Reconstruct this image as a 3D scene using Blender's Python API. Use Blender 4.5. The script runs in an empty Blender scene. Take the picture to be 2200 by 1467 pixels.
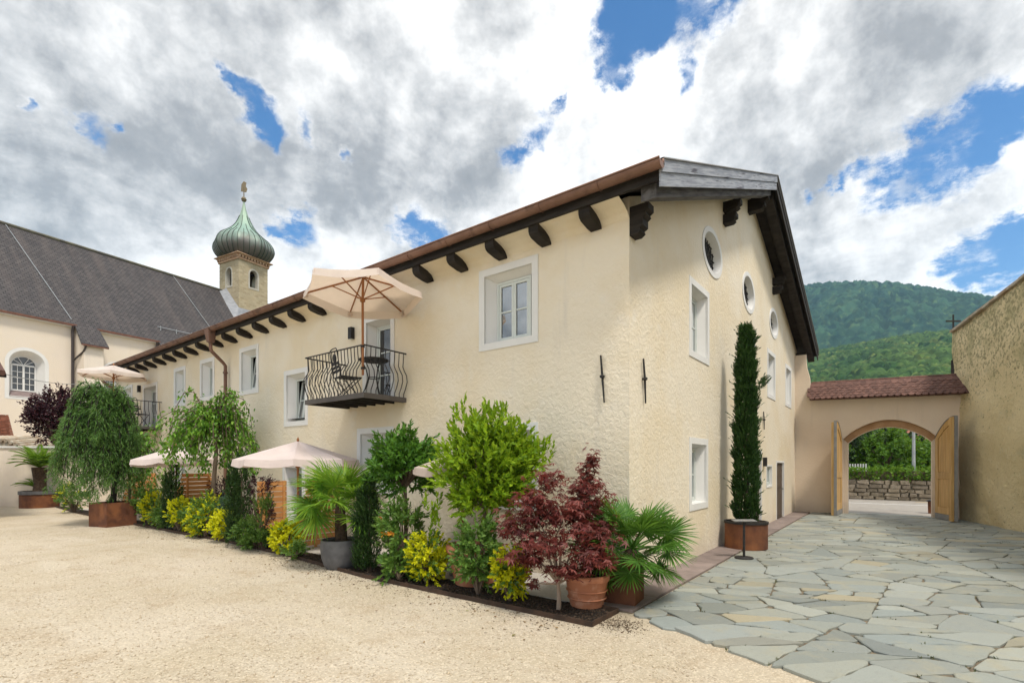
import bpy, bmesh, math, random
import numpy as np
from mathutils import Vector, Matrix
R_ = math.radians
sc = bpy.context.scene
COL = sc.collection
rng = np.random.default_rng(7)
random.seed(7)

# ------------------------------------------------------------------ camera
CAM = Vector((-6.4621, -2.8986, 1.7))
FW = np.array([0.79629, 0.60492]); RT = np.array([0.60492, -0.79629])
cam = bpy.data.cameras.new('camera'); camo = bpy.data.objects.new('camera', cam); COL.objects.link(camo)
cam.sensor_width = 36; cam.lens = 36 * 1086 / 2200; cam.shift_y = 264.5 / 2200
cam.clip_start = .05; cam.clip_end = 12000
camo.location = CAM; camo.rotation_euler = (R_(90), 0, R_(37.2228 - 90))
sc.camera = camo

# ------------------------------------------------------------------ light, world, exposure
SUN = Vector((-0.20, -0.44, 0.86)).normalized()
EXPOSURE = 1.18
sun = bpy.data.lights.new('sun', 'SUN'); sun.energy = 1.5; sun.angle = R_(10); sun.color = (1, .93, .82)
suno = bpy.data.objects.new('sun', sun); COL.objects.link(suno)
suno.rotation_euler = SUN.to_track_quat('Z', 'Y').to_euler()
sc.view_settings.view_transform = 'Standard'; sc.view_settings.look = 'None'
sc.view_settings.gamma = 1; sc.view_settings.exposure = EXPOSURE; sc.view_settings.use_curve_mapping = False
sc.cycles.use_denoising = True
sc.cycles.max_bounces = 6; sc.cycles.diffuse_bounces = 2; sc.cycles.glossy_bounces = 3
sc.cycles.transmission_bounces = 4; sc.cycles.transparent_max_bounces = 6; sc.cycles.volume_bounces = 0
sc.cycles.caustics_reflective = False; sc.cycles.caustics_refractive = False

class NT:
    def __init__(s, tree): s.t = tree
    def n(s, typ, props=None, **inp):
        nd = s.t.nodes.new(typ)
        for k, v in (props or {}).items(): setattr(nd, k, v)
        for k, v in inp.items():
            sock = nd.inputs[int(k[1:])] if k[0] == 'i' and k[1:].isdigit() else nd.inputs[k.replace('_', ' ')]
            if isinstance(v, bpy.types.NodeSocket): s.t.links.new(v, sock)
            else: sock.default_value = v
        return nd
    def math(s, op, a, b=0., c=None, clamp=False):
        kw = dict(i0=a, i1=b)
        if c is not None: kw['i2'] = c
        return s.n('ShaderNodeMath', dict(operation=op, use_clamp=clamp), **kw).outputs[0]
    def vmath(s, op, a, b=(0, 0, 0)):
        nd = s.n('ShaderNodeVectorMath', dict(operation=op), i0=a, i1=b)
        return nd.outputs['Value'] if op in ('DOT_PRODUCT', 'LENGTH') else nd.outputs[0]
    def scale(s, v, f):
        nd = s.n('ShaderNodeVectorMath', dict(operation='SCALE'), i0=v); nd.inputs['Scale'].default_value = 1
        if isinstance(f, bpy.types.NodeSocket): s.t.links.new(f, nd.inputs['Scale'])
        else: nd.inputs['Scale'].default_value = f
        return nd.outputs[0]
    def noise(s, vec, scale, detail=3., rough=.55, color=False, dist=0.):
        nd = s.n('ShaderNodeTexNoise', None, Scale=scale, Detail=detail, Roughness=rough, Distortion=dist)
        s.t.links.new(vec, nd.inputs['Vector'])
        return nd.outputs['Color' if color else 'Fac']
    def mix(s, f, a, b, blend='MIX'):
        nd = s.n('ShaderNodeMix', dict(data_type='RGBA', blend_type=blend), i0=f, i6=a, i7=b)
        return nd.outputs[2]
    def ramp(s, fac, stops, interp='LINEAR'):
        nd = s.n('ShaderNodeValToRGB', None, i0=fac); cr = nd.color_ramp; cr.interpolation = interp
        while len(cr.elements) < len(stops): cr.elements.new(.5)
        for e, (p, c) in zip(cr.elements, stops):
            e.position = p; e.color = c if len(c) == 4 else (*c, 1)
        return nd.outputs[0]
    def sstep(s, v, lo, hi):
        nd = s.n('ShaderNodeMapRange', dict(interpolation_type='SMOOTHSTEP'), i0=v, i1=lo, i2=hi, i3=0., i4=1.)
        return nd.outputs[0]

def c4(c): return (*c, 1) if len(c) == 3 else c

world = bpy.data.worlds.new('World'); sc.world = world; world.use_nodes = True
wt = world.node_tree; wt.nodes.clear(); W = NT(wt)
sky = W.n('ShaderNodeTexSky', dict(sky_type='NISHITA', sun_disc=False, sun_elevation=math.asin(SUN.z), sun_rotation=math.atan2(SUN.x, SUN.y), altitude=550, air_density=1.0, dust_density=.6, ozone_density=2.2)).outputs[0]
dirv = W.n('ShaderNodeTexCoord').outputs['Generated']
SKY_STRENGTH = .10
# breaks of blue between the clouds: directions (unit vectors) and angular radii
HOLES = [(0.671,0.324,0.667,0.0229),(0.698,0.289,0.655,0.0269),(0.718,0.252,0.649,0.0253),(0.733,0.211,0.647,0.021),(0.747,0.172,0.642,0.0103),(0.702,0.32,0.636,0.0263),(0.72,0.288,0.632,0.0179),(0.708,0.35,0.613,0.0171),(0.728,0.344,0.593,0.0102),(0.677,0.349,0.648,0.0124),(0.765,0.249,0.594,0.014),(0.778,0.259,0.572,0.0114),(0.912,0.03,0.41,0.0151),(0.9,0.052,0.433,0.0096),(0.904,-0.003,0.428,0.0159),(0.896,-0.026,0.442,0.0154),(0.894,-0.057,0.445,0.0162),(0.885,-0.082,0.458,0.0181),(0.882,-0.11,0.459,0.0176),(0.878,-0.138,0.458,0.0227),(0.923,0.014,0.385,0.0123),(0.917,-0.018,0.399,0.0172),(0.913,-0.053,0.405,0.0192),(0.91,-0.082,0.406,0.0162),(0.905,-0.09,0.416,0.011),(0.893,-0.107,0.437,0.0131),(0.893,-0.132,0.429,0.014),(0.901,0.106,0.42,0.0072),(0.902,0.076,0.424,0.0063),(0.959,-0.046,0.28,0.0136),(0.953,-0.076,0.294,0.0184),(0.945,-0.108,0.309,0.0164),(0.939,-0.134,0.318,0.0184),(0.96,-0.091,0.266,0.0118),(0.953,-0.123,0.276,0.0151),(0.951,-0.149,0.269,0.0246),(0.963,-0.072,0.259,0.0093),(0.333,0.767,0.549,0.0094),(0.353,0.761,0.545,0.0136),(0.373,0.76,0.532,0.0153),(0.384,0.768,0.513,0.017),(0.401,0.766,0.503,0.0086),(0.199,0.864,0.462,0.0125),(0.228,0.852,0.471,0.0058),(0.434,0.736,0.519,0.0102),(0.133,0.876,0.464,0.0053),(0.448,0.804,0.391,0.0186),(0.466,0.784,0.411,0.0171),(0.429,0.82,0.38,0.0093),(0.598,0.68,0.425,0.018),(0.628,0.665,0.405,0.0199),(0.645,0.653,0.396,0.01),(0.694,0.469,0.547,0.0169),(0.685,0.501,0.53,0.0094),(0.677,0.524,0.517,0.011),(0.698,0.427,0.575,0.006),(0.49,0.709,0.508,0.006),(0.06,-0.6,0.8,0.2),(-0.7,-0.4,0.6,0.16),(-0.5,0.5,0.7,0.14),(0.4,-0.75,0.53,0.15),(-0.9,0.2,0.38,0.12),(-0.3,-0.87,0.4,0.13),(0.1,0.1,0.99,0.12)]
GREYS = [(0.493,0.613,0.617,0.1336,1.0),(0.601,0.592,0.538,0.1001,0.85),(0.539,0.682,0.494,0.0853,0.8),(0.38,0.687,0.62,0.0991,0.6),(0.257,0.783,0.567,0.1061,0.75),(0.169,0.894,0.415,0.0933,0.8),(0.146,0.922,0.359,0.0745,0.6),(0.273,0.868,0.415,0.0752,0.55),(0.85,0.094,0.519,0.1351,0.75),(0.843,0.187,0.504,0.0867,0.6),(0.838,0.012,0.546,0.0994,0.55),(0.836,-0.058,0.545,0.0813,0.4),(0.149,0.831,0.536,0.0743,0.6),(-0.4,-0.6,0.7,0.4,0.7),(-0.7,0.4,0.6,0.35,0.7),(0.3,-0.8,0.5,0.3,0.6)]
cz = W.math('MAXIMUM', W.n('ShaderNodeSeparateXYZ', None, i0=dirv).outputs[2], 0.)
plane = W.scale(dirv, W.math('DIVIDE', 1., W.math('ADD', cz, .22)))
nz = W.noise(dirv, 3.0, 8., .6, color=True)
na = W.noise(dirv, 11., 6., .6, color=True)
nb = W.noise(plane, 26., 6., .65, color=True)
off = W.vmath('ADD', W.scale(W.vmath('SUBTRACT', na, (.5, .5, .5)), .085), W.scale(W.vmath('SUBTRACT', nb, (.5, .5, .5)), .03))
dd = W.vmath('NORMALIZE', W.vmath('ADD', dirv, off))
acc = None
for (x, y, z, r) in HOLES:
    l = math.sqrt(x*x+y*y+z*z)
    dt = W.vmath('DOT_PRODUCT', dd, (x/l, y/l, z/l))
    k = 1. / (r * r)
    g = W.math('POWER', 2.718, W.math('MULTIPLY', W.math('SUBTRACT', dt, 1.), 1.02 * k))
    acc = g if acc is None else W.math('ADD', acc, g)
fb = W.noise(dirv, 9., 12., .70, dist=.5); fb2 = W.noise(plane, 13., 11., .70)
acc2 = W.math('ADD', acc, W.math('ADD', W.math('MULTIPLY', W.math('SUBTRACT', fb, .5), 2.0), W.math('MULTIPLY', W.math('SUBTRACT', fb2, .5), 2.2)))
acc2 = W.math('MINIMUM', acc2, W.math('MULTIPLY', acc, 4.))
hole = W.sstep(acc2, .15, 1.12)
veil = W.math('MULTIPLY', W.sstep(W.noise(plane, 15., 10., .72), .44, .66), .72)
hole = W.math('MULTIPLY', hole, W.math('SUBTRACT', 1., W.math('MULTIPLY', veil, W.math('SUBTRACT', 1., W.sstep(acc, .75, 1.6)))))
gacc = None
off2 = W.scale(W.vmath('SUBTRACT', nz, (.5, .5, .5)), .34)
dd2 = W.vmath('NORMALIZE', W.vmath('ADD', dirv, off2))
for (x, y, z, r, a) in GREYS:
    l = math.sqrt(x*x+y*y+z*z)
    dt = W.vmath('DOT_PRODUCT', dd2, (x/l, y/l, z/l))
    g = W.math('MULTIPLY', W.math('POWER', 2.718, W.math('MULTIPLY', W.math('SUBTRACT', dt, 1.), 1. / (r * r))), a)
    gacc = g if gacc is None else W.math('ADD', gacc, g)
gacc = W.math('MINIMUM', gacc, 1.)
n1 = W.noise(plane, 2.6, 9., .6, dist=.3)
n2 = W.noise(dirv, 9., 8., .62)
shade = W.math('ADD', W.math('MULTIPLY', W.math('SUBTRACT', n1, .5), 1.7), W.math('MULTIPLY', W.math('SUBTRACT', n2, .5), 1.7))
nl = W.noise(W.vmath('ADD', dirv, (-.01, -.02, .035)), 9., 8., .62)
shade = W.math('ADD', shade, W.math('MULTIPLY', W.math('SUBTRACT', nl, n2), 1.5))
shade = W.math('ADD', shade, W.math('MULTIPLY', gacc, .42))
shade = W.math('SUBTRACT', shade, W.math('MULTIPLY', W.sstep(acc, .02, .45), .14))   # thin bright cloud edges
KC = 1. / SKY_STRENGTH
cloud = W.ramp(W.math('ADD', shade, .22), [(0., (.70, .69, .675)), (.30, (.57, .56, .545)), (.55, (.385, .38, .375)), (.8, (.225, .224, .226)), (1., (.18, .18, .183))])
cloud = W.scale(cloud, KC * .98)
gamma = W.n('ShaderNodeHueSaturation', None, Saturation=1.30, Value=.86, Color=sky).outputs[0]
allsky = W.mix(hole, cloud, gamma)
bg = W.n('ShaderNodeBackground', None, Color=allsky, Strength=SKY_STRENGTH)
wo = W.n('ShaderNodeOutputWorld'); wt.links.new(bg.outputs[0], wo.inputs[0])

# ------------------------------------------------------------------ materials
MATS = {}
def newmat(name):
    m = bpy.data.materials.new(name); m.use_nodes = True; m.node_tree.nodes.clear()
    MATS[name] = m; return m, NT(m.node_tree)
def finish(m, t, shader):
    o = t.n('ShaderNodeOutputMaterial'); t.t.links.new(shader, o.inputs[0]); return m
def pos(t): return t.n('ShaderNodeNewGeometry').outputs['Position']
def pmat(name, c1, c2=None, scale=3., rough=.8, bump=0., bscale=40., bdist=.01, c3=None, scale3=1., spec=.3, metal=0., objrand=0., shear=0., detail=4., stretch=None, lo=.35, hi=.65, lo3=.5, hi3=.7):
    m, t = newmat(name); p = pos(t)
    if shear:
        q = t.n('ShaderNodeSeparateXYZ', None, i0=p); p = t.n('ShaderNodeCombineXYZ', None, i0=q.outputs[0], i1=q.outputs[1], i2=t.math('SUBTRACT', q.outputs[2], t.math('MULTIPLY', q.outputs[0], shear))).outputs[0]
    if stretch: p = t.n('ShaderNodeMapping', None, Vector=p, Scale=stretch).outputs[0]
    col = c4(c1)
    if c2: col = t.mix(t.sstep(t.noise(p, scale, detail), lo, hi), c4(c1), c4(c2))
    if c3: col = t.mix(t.sstep(t.noise(t.vmath('ADD', p, (7.3, 1.9, 4.1)), scale3, 5.), lo3, hi3), col, c4(c3))
    if objrand:
        r = t.n('ShaderNodeObjectInfo').outputs['Random']
        v = t.math('ADD', 1 - objrand / 2, t.math('MULTIPLY', r, objrand))
        col = t.n('ShaderNodeHueSaturation', None, Value=v, Color=col).outputs[0] if not isinstance(col, tuple) else t.n('ShaderNodeHueSaturation', None, Value=v, Color=col).outputs[0]
    b = t.n('ShaderNodeBsdfPrincipled', None, Base_Color=col, Roughness=rough, Metallic=metal)
    b.inputs['Specular IOR Level'].default_value = spec
    if bump:
        bn = t.n('ShaderNodeBump', None, Strength=bump, Distance=bdist, Height=t.noise(p, bscale, 6., .6))
        t.t.links.new(bn.outputs[0], b.inputs['Normal'])
    return finish(m, t, b.outputs[0])

def stucco(name, c1, c2, c3, lump=9., dist=.03, strength=.8):
    m, t = newmat(name); p = pos(t)
    big = t.noise(p, .55, 4., .6); col = t.mix(t.sstep(big, .38, .64), c4(c1), c4(c2))
    mid = t.noise(p, 2.3, 5., .65); col = t.mix(t.math('MULTIPLY', t.sstep(mid, .52, .75), .55), col, c4(c3))
    pz = t.n('ShaderNodeMapping', None, Vector=p, Scale=(1.6, 1.6, .18)).outputs[0]
    st = t.sstep(t.noise(pz, 2., 5., .6), .58, .78)
    col = t.mix(t.math('MULTIPLY', st, .34), col, (c3[0]*.72, c3[1]*.72, c3[2]*.75, 1))
    zz = t.n('ShaderNodeSeparateXYZ', None, i0=p).outputs[2]
    damp = t.math('MULTIPLY', t.math('SUBTRACT', 1., t.sstep(t.math('ADD', zz, t.math('MULTIPLY', t.math('SUBTRACT', mid, .5), .8)), .0, .5)), .35)
    col = t.mix(damp, col, (c3[0]*.62, c3[1]*.6, c3[2]*.62, 1))
    b = t.n('ShaderNodeBsdfPrincipled', None, Base_Color=col, Roughness=.92); b.inputs['Specular IOR Level'].default_value = .15
    h1 = t.noise(p, lump, 3., .5, dist=.6); h2 = t.noise(p, lump * 4.5, 4., .6)
    h3 = t.noise(p, 1.7, 2., .5)
    h = t.math('ADD', t.math('ADD', h1, t.math('MULTIPLY', h2, .35)), t.math('MULTIPLY', h3, 1.2))
    bn = t.n('ShaderNodeBump', None, Strength=strength, Distance=dist, Height=h); t.t.links.new(bn.outputs[0], b.inputs['Normal'])
    return finish(m, t, b.outputs[0])

def leafmat(name, cols, trans, tmix=.35, rough=.45, spec=.35, dark=.66):
    m, t = newmat(name); g = t.n('ShaderNodeNewGeometry'); r = g.outputs['Random Per Island']
    n = len(cols); col = t.ramp(r, [(i / max(1, n - 1), c) for i, c in enumerate(cols)])
    col = t.mix(t.math('MULTIPLY', t.sstep(t.noise(g.outputs['Position'], 3.5, 2.), .35, .7), .45), col, c4(tuple(x * dark for x in cols[0])))
    b = t.n('ShaderNodeBsdfPrincipled', None, Base_Color=col, Roughness=rough); b.inputs['Specular IOR Level'].default_value = spec
    tr = t.n('ShaderNodeBsdfTranslucent', None, Color=t.mix(.5, col, c4(trans)))
    mx = t.n('ShaderNodeMixShader', None, Fac=tmix); t.t.links.new(b.outputs[0], mx.inputs[1]); t.t.links.new(tr.outputs[0], mx.inputs[2])
    return finish(m, t, mx.outputs[0])

def cloth(name, c, tmix=.35, tc=None):
    m, t = newmat(name); p = pos(t)
    col = t.mix(t.sstep(t.noise(p, 4., 4.), .3, .75), c4(c), c4(tuple(x * .9 for x in c)))
    b = t.n('ShaderNodeBsdfPrincipled', None, Base_Color=col, Roughness=.9); b.inputs['Specular IOR Level'].default_value = .1
    bn = t.n('ShaderNodeBump', None, Strength=.4, Distance=.02, Height=t.noise(p, 5., 3.)); t.t.links.new(bn.outputs[0], b.inputs['Normal'])
    tr = t.n('ShaderNodeBsdfTranslucent', None, Color=c4(tc or c))
    mx = t.n('ShaderNodeMixShader', None, Fac=tmix); t.t.links.new(b.outputs[0], mx.inputs[1]); t.t.links.new(tr.outputs[0], mx.inputs[2])
    return finish(m, t, mx.outputs[0])

def glassmat(name, base, refl):
    m, t = newmat(name); p = pos(t)
    d = t.n('ShaderNodeBsdfDiffuse', None, Color=c4(base))
    bn = t.n('ShaderNodeBump', None, Strength=.05, Distance=.01, Height=t.noise(p, 2.5, 1.))
    g = t.n('ShaderNodeBsdfGlossy', None, Color=(.9, .93, .95, 1), Roughness=.02, Normal=bn.outputs[0])
    fr = t.n('ShaderNodeFresnel', None, IOR=1.5)
    f = t.math('ADD', refl, fr.outputs[0], clamp=True)
    mx = t.n('ShaderNodeMixShader', None, Fac=f); t.t.links.new(d.outputs[0], mx.inputs[1]); t.t.links.new(g.outputs[0], mx.inputs[2])
    return finish(m, t, mx.outputs[0])

STUCCO = stucco('cream_stucco', (.84, .755, .605), (.80, .69, .505), (.825, .765, .66), 15., .024, .62)
STUCCO_FINE = stucco('gate_plaster', (.80, .66, .51), (.77, .62, .47), (.72, .60, .48), 16., .012, .6)
CHURCH_PLASTER = stucco('church_plaster', (.81, .715, .60), (.80, .70, .565), (.78, .69, .59), 9., .012, .5)
def mk_old():
    m, t = newmat('old_plaster'); p = pos(t)
    col = t.mix(t.sstep(t.noise(p, .8, 5., .6), .36, .66), (.76, .645, .40, 1), (.66, .55, .32, 1))
    col = t.mix(t.math('MULTIPLY', t.sstep(t.noise(p, 3.2, 6., .7), .52, .7), .5), col, (.82, .73, .52, 1))
    zz = t.n('ShaderNodeSeparateXYZ', None, i0=p).outputs[2]
    up = t.sstep(zz, 2.2, 5.6)
    sp = t.noise(p, 11., 5., .7)
    f = t.math('MULTIPLY', t.sstep(t.math('ADD', sp, t.math('MULTIPLY', up, .13)), .60, .70), .75)
    col = t.mix(f, col, (.22, .20, .11, 1))
    f2 = t.math('MULTIPLY', t.sstep(t.math('ADD', t.noise(p, 1.6, 6., .7), t.math('MULTIPLY', up, .12)), .58, .72), .5)
    col = t.mix(f2, col, (.38, .35, .19, 1))
    b = t.n('ShaderNodeBsdfPrincipled', None, Base_Color=col, Roughness=.95); b.inputs['Specular IOR Level'].default_value = .1
    h = t.math('ADD', t.noise(p, 7., 5., .6), t.math('MULTIPLY', t.noise(p, 26., 4., .6), .5))
    bn = t.n('ShaderNodeBump', None, Strength=1., Distance=.05, Height=h); t.t.links.new(bn.outputs[0], b.inputs['Normal'])
    return finish(m, t, b.outputs[0])
OLD_PLASTER = mk_old()
WHITE = pmat('white_plaster', (.80, .79, .76), (.76, .75, .72), 2., .85, .15, 60., .006)
SASH = pmat('sash_paint', (.66, .70, .66), rough=.45)
GLASS = glassmat('window_glass', (.03, .035, .04), .30)
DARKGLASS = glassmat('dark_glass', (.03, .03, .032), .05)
DARKWOOD = pmat('dark_timber', (.017, .0135, .011), (.032, .026, .021), 3., .75, .5, 18., .01, stretch=(1, 1, 6))
GREYWOOD = pmat('weathered_board', (.24, .26, .30), (.38, .40, .44), 3., .8, .5, 14., .006, c3=(.09, .09, .11), scale3=1.6, shear=.4267, stretch=(.7, 6, 9), lo3=.56, hi3=.66)
COPPER = pmat('aged_copper', (.19, .105, .075), (.25, .145, .105), 2., .5, c3=(.14, .08, .06), scale3=5., metal=.3)
IRON = pmat('wrought_iron', (.022, .021, .022), (.035, .032, .03), 12., .6, spec=.3)
BRONZE = pmat('brown_steel', (.085, .075, .068), (.11, .097, .088), 3., .55)
RUST = pmat('rusty_steel', (.17, .068, .033), (.105, .043, .026), 3.5, .85, .3, 40., .004, c3=(.25, .10, .042), scale3=2.)
TERRA = pmat('terracotta', (.52, .21, .11), (.44, .18, .10), 4., .85, .3, 30., .004, c3=(.60, .33, .22), scale3=6.)
GREYPOT = pmat('grey_pot_clay', (.10, .10, .105), (.14, .14, .145), 5., .7, .2, 40., .004)
SOIL = pmat('dark_mulch', (.018, .014, .011), (.05, .038, .028), 25., .95, .9, 45., .05)
OAK = pmat('oak_boards', (.64, .41, .165), (.52, .31, .11), 2.2, .6, .2, 30., .003, objrand=.16, stretch=(5, 5, .5))
LARCH = pmat('larch_slat', (.68, .34, .12), (.56, .26, .09), 2.5, .65, .2, 30., .003, objrand=.3, stretch=(.8, 3, 8))
GREYMETAL = pmat('grey_metal_edge', (.22, .22, .22), (.28, .27, .25), 5., .6)
SLATE = None
TILE = pmat('clay_tile', (.115, .06, .048), (.175, .092, .072), 9., .8, .3, 50., .004, objrand=.4)
REDROOF = pmat('red_roof', (.42, .16, .10), (.34, .13, .09), 3., .85)
BRICK = pmat('old_brick', (.24, .085, .05), (.30, .12, .075), 6., .9, objrand=.5)
PORPHYRY = pmat('porphyry_slab', (.225, .18, .165), (.28, .225, .205), 4., .75, .3, 60., .003, objrand=.22)
FLAG = None
BARK = pmat('bark', (.12, .085, .06), (.20, .15, .11), 9., .9, .8, 30., .02, stretch=(1, 1, .3))
PALEBARK = pmat('pale_bark', (.33, .25, .19), (.42, .33, .26), 9., .85, .4, 30., .01, stretch=(1, 1, .3))
FIBRE = pmat('palm_fibre', (.06, .04, .028), (.11, .075, .05), 14., .95, 1., 40., .03)
CANVAS = cloth('parasol_canvas', (.84, .76, .70), .35, (.95, .74, .55))
CANVAS_W = cloth('parasol_canvas_pale', (.78, .68, .65), .22, (.9, .72, .6))
UWOOD = pmat('parasol_wood', (.36, .15, .055), (.29, .12, .045), 6., .5, stretch=(3, 3, .5))
ASPHALT = pmat('road_asphalt', (.30, .27, .235), (.35, .32, .28), 3., .9, .3, 80., .004)
ROADPAINT = pmat('road_paint', (.78, .77, .74), rough=.7)
YPAINT = pmat('yellow_paint', (.75, .5, .08), rough=.7)
FIELDSTONE = pmat('field_stone', (.20, .165, .115), (.30, .25, .19), 4., .9, .5, 22., .02, objrand=.6)
CUSHION = pmat('dark_red_cushion', (.12, .012, .022), rough=.9)
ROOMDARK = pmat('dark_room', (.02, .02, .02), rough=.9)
GALV = pmat('galvanised_post', (.34, .36, .38), (.40, .42, .43), 3., .5, metal=.3)

def mk_slate():
    m, t = newmat('slate_shingles')
    tc = t.n('ShaderNodeTexCoord').outputs['Object']
    s = t.n('ShaderNodeSeparateXYZ', None, i0=tc)
    u = s.outputs[0]; v = t.math('MULTIPLY', s.outputs[2], 1.3)
    vec = t.n('ShaderNodeCombineXYZ', None, i0=u, i1=v, i2=0.).outputs[0]
    br = t.n('ShaderNodeTexBrick', None, Vector=vec, Color1=(.062, .056, .058, 1), Color2=(.105, .095, .093, 1), Mortar=(.025, .023, .024, 1), Scale=1., Mortar_Size=.022, Brick_Width=.27, Row_Height=.19, Bias=-.1)
    col = br.outputs[0]
    pz = t.n('ShaderNodeMapping', None, Vector=vec, Scale=(1.1, .10, 1)).outputs[0]
    col = t.mix(t.math('MULTIPLY', t.sstep(t.noise(pz, 1.4, 6., .65), .42, .72), .45), col, (.13, .105, .095, 1))
    col = t.mix(t.math('MULTIPLY', t.sstep(t.noise(vec, 2.8, 6., .7), .5, .75), .5), col, (.04, .036, .038, 1))
    b = t.n('ShaderNodeBsdfPrincipled', None, Base_Color=col, Roughness=.7); b.inputs['Specular IOR Level'].default_value = .3
    bn = t.n('ShaderNodeBump', None, Strength=.8, Distance=.03, Height=t.math('ADD', br.outputs[1], t.noise(vec, 9., 3.)), invert=None) if False else t.n('ShaderNodeBump', None, Strength=.6, Distance=.03, Height=t.noise(vec, 9., 3.))
    t.t.links.new(bn.outputs[0], b.inputs['Normal'])
    return finish(m, t, b.outputs[0])
SLATE = mk_slate()

def mk_towerstone():
    m, t = newmat('tower_stone')
    tc = t.n('ShaderNodeTexCoord').outputs['Object']; s = t.n('ShaderNodeSeparateXYZ', None, i0=tc)
    vec = t.n('ShaderNodeCombineXYZ', None, i0=t.math('ADD', s.outputs[0], s.outputs[1]), i1=s.outputs[2], i2=0.).outputs[0]
    vec2 = t.vmath('ADD', vec, t.scale(t.noise(vec, 2.5, 3., color=True), .12))
    br = t.n('ShaderNodeTexBrick', None, Vector=vec2, Color1=(.36, .29, .18, 1), Color2=(.52, .44, .30, 1), Mortar=(.44, .37, .25, 1), Scale=1., Mortar_Size=.025, Brick_Width=.42, Row_Height=.2)
    col = t.mix(t.math('MULTIPLY', t.sstep(t.noise(vec, 1.3, 5., .65), .45, .65), .7), br.outputs[0], (.47, .38, .24, 1))
    b = t.n('ShaderNodeBsdfPrincipled', None, Base_Color=col, Roughness=.92)
    bn = t.n('ShaderNodeBump', None, Strength=.6, Distance=.05, Height=t.noise(vec, 6., 4.)); t.t.links.new(bn.outputs[0], b.inputs['Normal'])
    return finish(m, t, b.outputs[0])
TOWERSTONE = mk_towerstone()

def mk_verdigris():
    m, t = newmat('verdigris_copper'); p = pos(t)
    s = t.n('ShaderNodeSeparateXYZ', None, i0=p)
    pz = t.n('ShaderNodeMapping', None, Vector=p, Scale=(1, 1, .35)).outputs[0]
    h = t.math('ADD', s.outputs[2], t.math('MULTIPLY', t.math('SUBTRACT', t.noise(pz, 1.8, 5., .65), .5), 3.2))
    col = t.ramp(t.n('ShaderNodeMapRange', None, i0=h, i1=21.6, i2=27.5).outputs[0], [(0., (.12, .115, .105)), (.18, (.16, .145, .13)), (.32, (.20, .26, .22)), (.48, (.27, .41, .34)), (1., (.33, .43, .32))])
    b = t.n('ShaderNodeBsdfPrincipled', None, Base_Color=col, Roughness=.5, Metallic=.25)
    return finish(m, t, b.outputs[0])
VERDIGRIS = mk_verdigris()

def mk_flag():
    m, t = newmat('flagstone'); p = pos(t)
    r = t.n('ShaderNodeObjectInfo').outputs['Random']
    base = t.ramp(r, [(0., (.265, .285, .255)), (.25, (.32, .335, .305)), (.45, (.24, .27, .26)), (.7, (.34, .355, .315)), (.90, (.30, .31, .265)), (.965, (.37, .33, .23)), (1., (.29, .32, .31))])
    v = t.math('ADD', .80, t.math('MULTIPLY', t.math('FRACT', t.math('MULTIPLY', r, 17.3)), .36))
    base = t.n('ShaderNodeHueSaturation', None, Value=v, Color=base).outputs[0]
    pr = t.vmath('ADD', p, t.scale(t.n('ShaderNodeCombineXYZ', None, i0=r, i1=r, i2=0.).outputs[0], 40.))
    col = t.mix(t.math('MULTIPLY', t.sstep(t.noise(pr, 2.2, 6., .65), .5, .72), .55), base, (.40, .36, .24, 1))
    col = t.mix(t.math('MULTIPLY', t.sstep(t.noise(pr, 7., 6., .7), .52, .8), .45), col, (.19, .20, .18, 1))
    col = t.mix(t.math('MULTIPLY', t.sstep(t.noise(pr, 60., 3., .7), .5, .75), .3), col, (.16, .165, .15, 1))
    b = t.n('ShaderNodeBsdfPrincipled', None, Base_Color=col, Roughness=.68); b.inputs['Specular IOR Level'].default_value = .35
    h = t.math('ADD', t.noise(pr, 4.5, 6., .6), t.math('MULTIPLY', t.noise(pr, 40., 4., .6), .18))
    bn = t.n('ShaderNodeBump', None, Strength=.55, Distance=.025, Height=h); t.t.links.new(bn.outputs[0], b.inputs['Normal'])
    return finish(m, t, b.outputs[0])
FLAG = mk_flag()

def mk_gravel():
    m, t = newmat('sand_gravel'); p = pos(t)
    col = t.mix(t.sstep(t.noise(p, .55, 5., .6), .35, .68), (.49, .415, .30, 1), (.58, .505, .395, 1))
    col = t.mix(t.math('MULTIPLY', t.sstep(t.noise(p, 1.6, 7., .7), .46, .74), .75), col, (.42, .325, .215, 1))
    tp = t.n('ShaderNodeMapping', None, Vector=p, Scale=(.9, .16, 1), Rotation=(0, 0, .25)).outputs[0]
    col = t.mix(t.math('MULTIPLY', t.sstep(t.noise(tp, 1.5, 5., .6), .52, .68), .45), col, (.64, .575, .47, 1))
    vo = t.n('ShaderNodeTexVoronoi', None, Vector=p, Scale=62.)
    cell = t.n('ShaderNodeSeparateXYZ', None, i0=vo.outputs['Color'])
    col = t.mix(t.math('MULTIPLY', t.sstep(cell.outputs[0], .55, 1.), .5), col, (.80, .70, .54, 1))
    dk = t.math('MULTIPLY', t.sstep(cell.outputs[1], .80, .92), t.sstep(t.noise(p, 1.1, 5., .6), .40, .62))
    col = t.mix(t.math('MULTIPLY', dk, .5), col, (.22, .16, .11, 1))
    b = t.n('ShaderNodeBsdfPrincipled', None, Base_Color=col, Roughness=.95); b.inputs['Specular IOR Level'].default_value = .1
    h = t.math('ADD', t.math('MULTIPLY', vo.outputs['Distance'], -1.), t.math('MULTIPLY', t.noise(p, 9., 4.), 1.4))
    bn = t.n('ShaderNodeBump', None, Strength=.7, Distance=.012, Height=h); t.t.links.new(bn.outputs[0], b.inputs['Normal'])
    return finish(m, t, b.outputs[0])
GRAVEL = mk_gravel()
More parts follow.
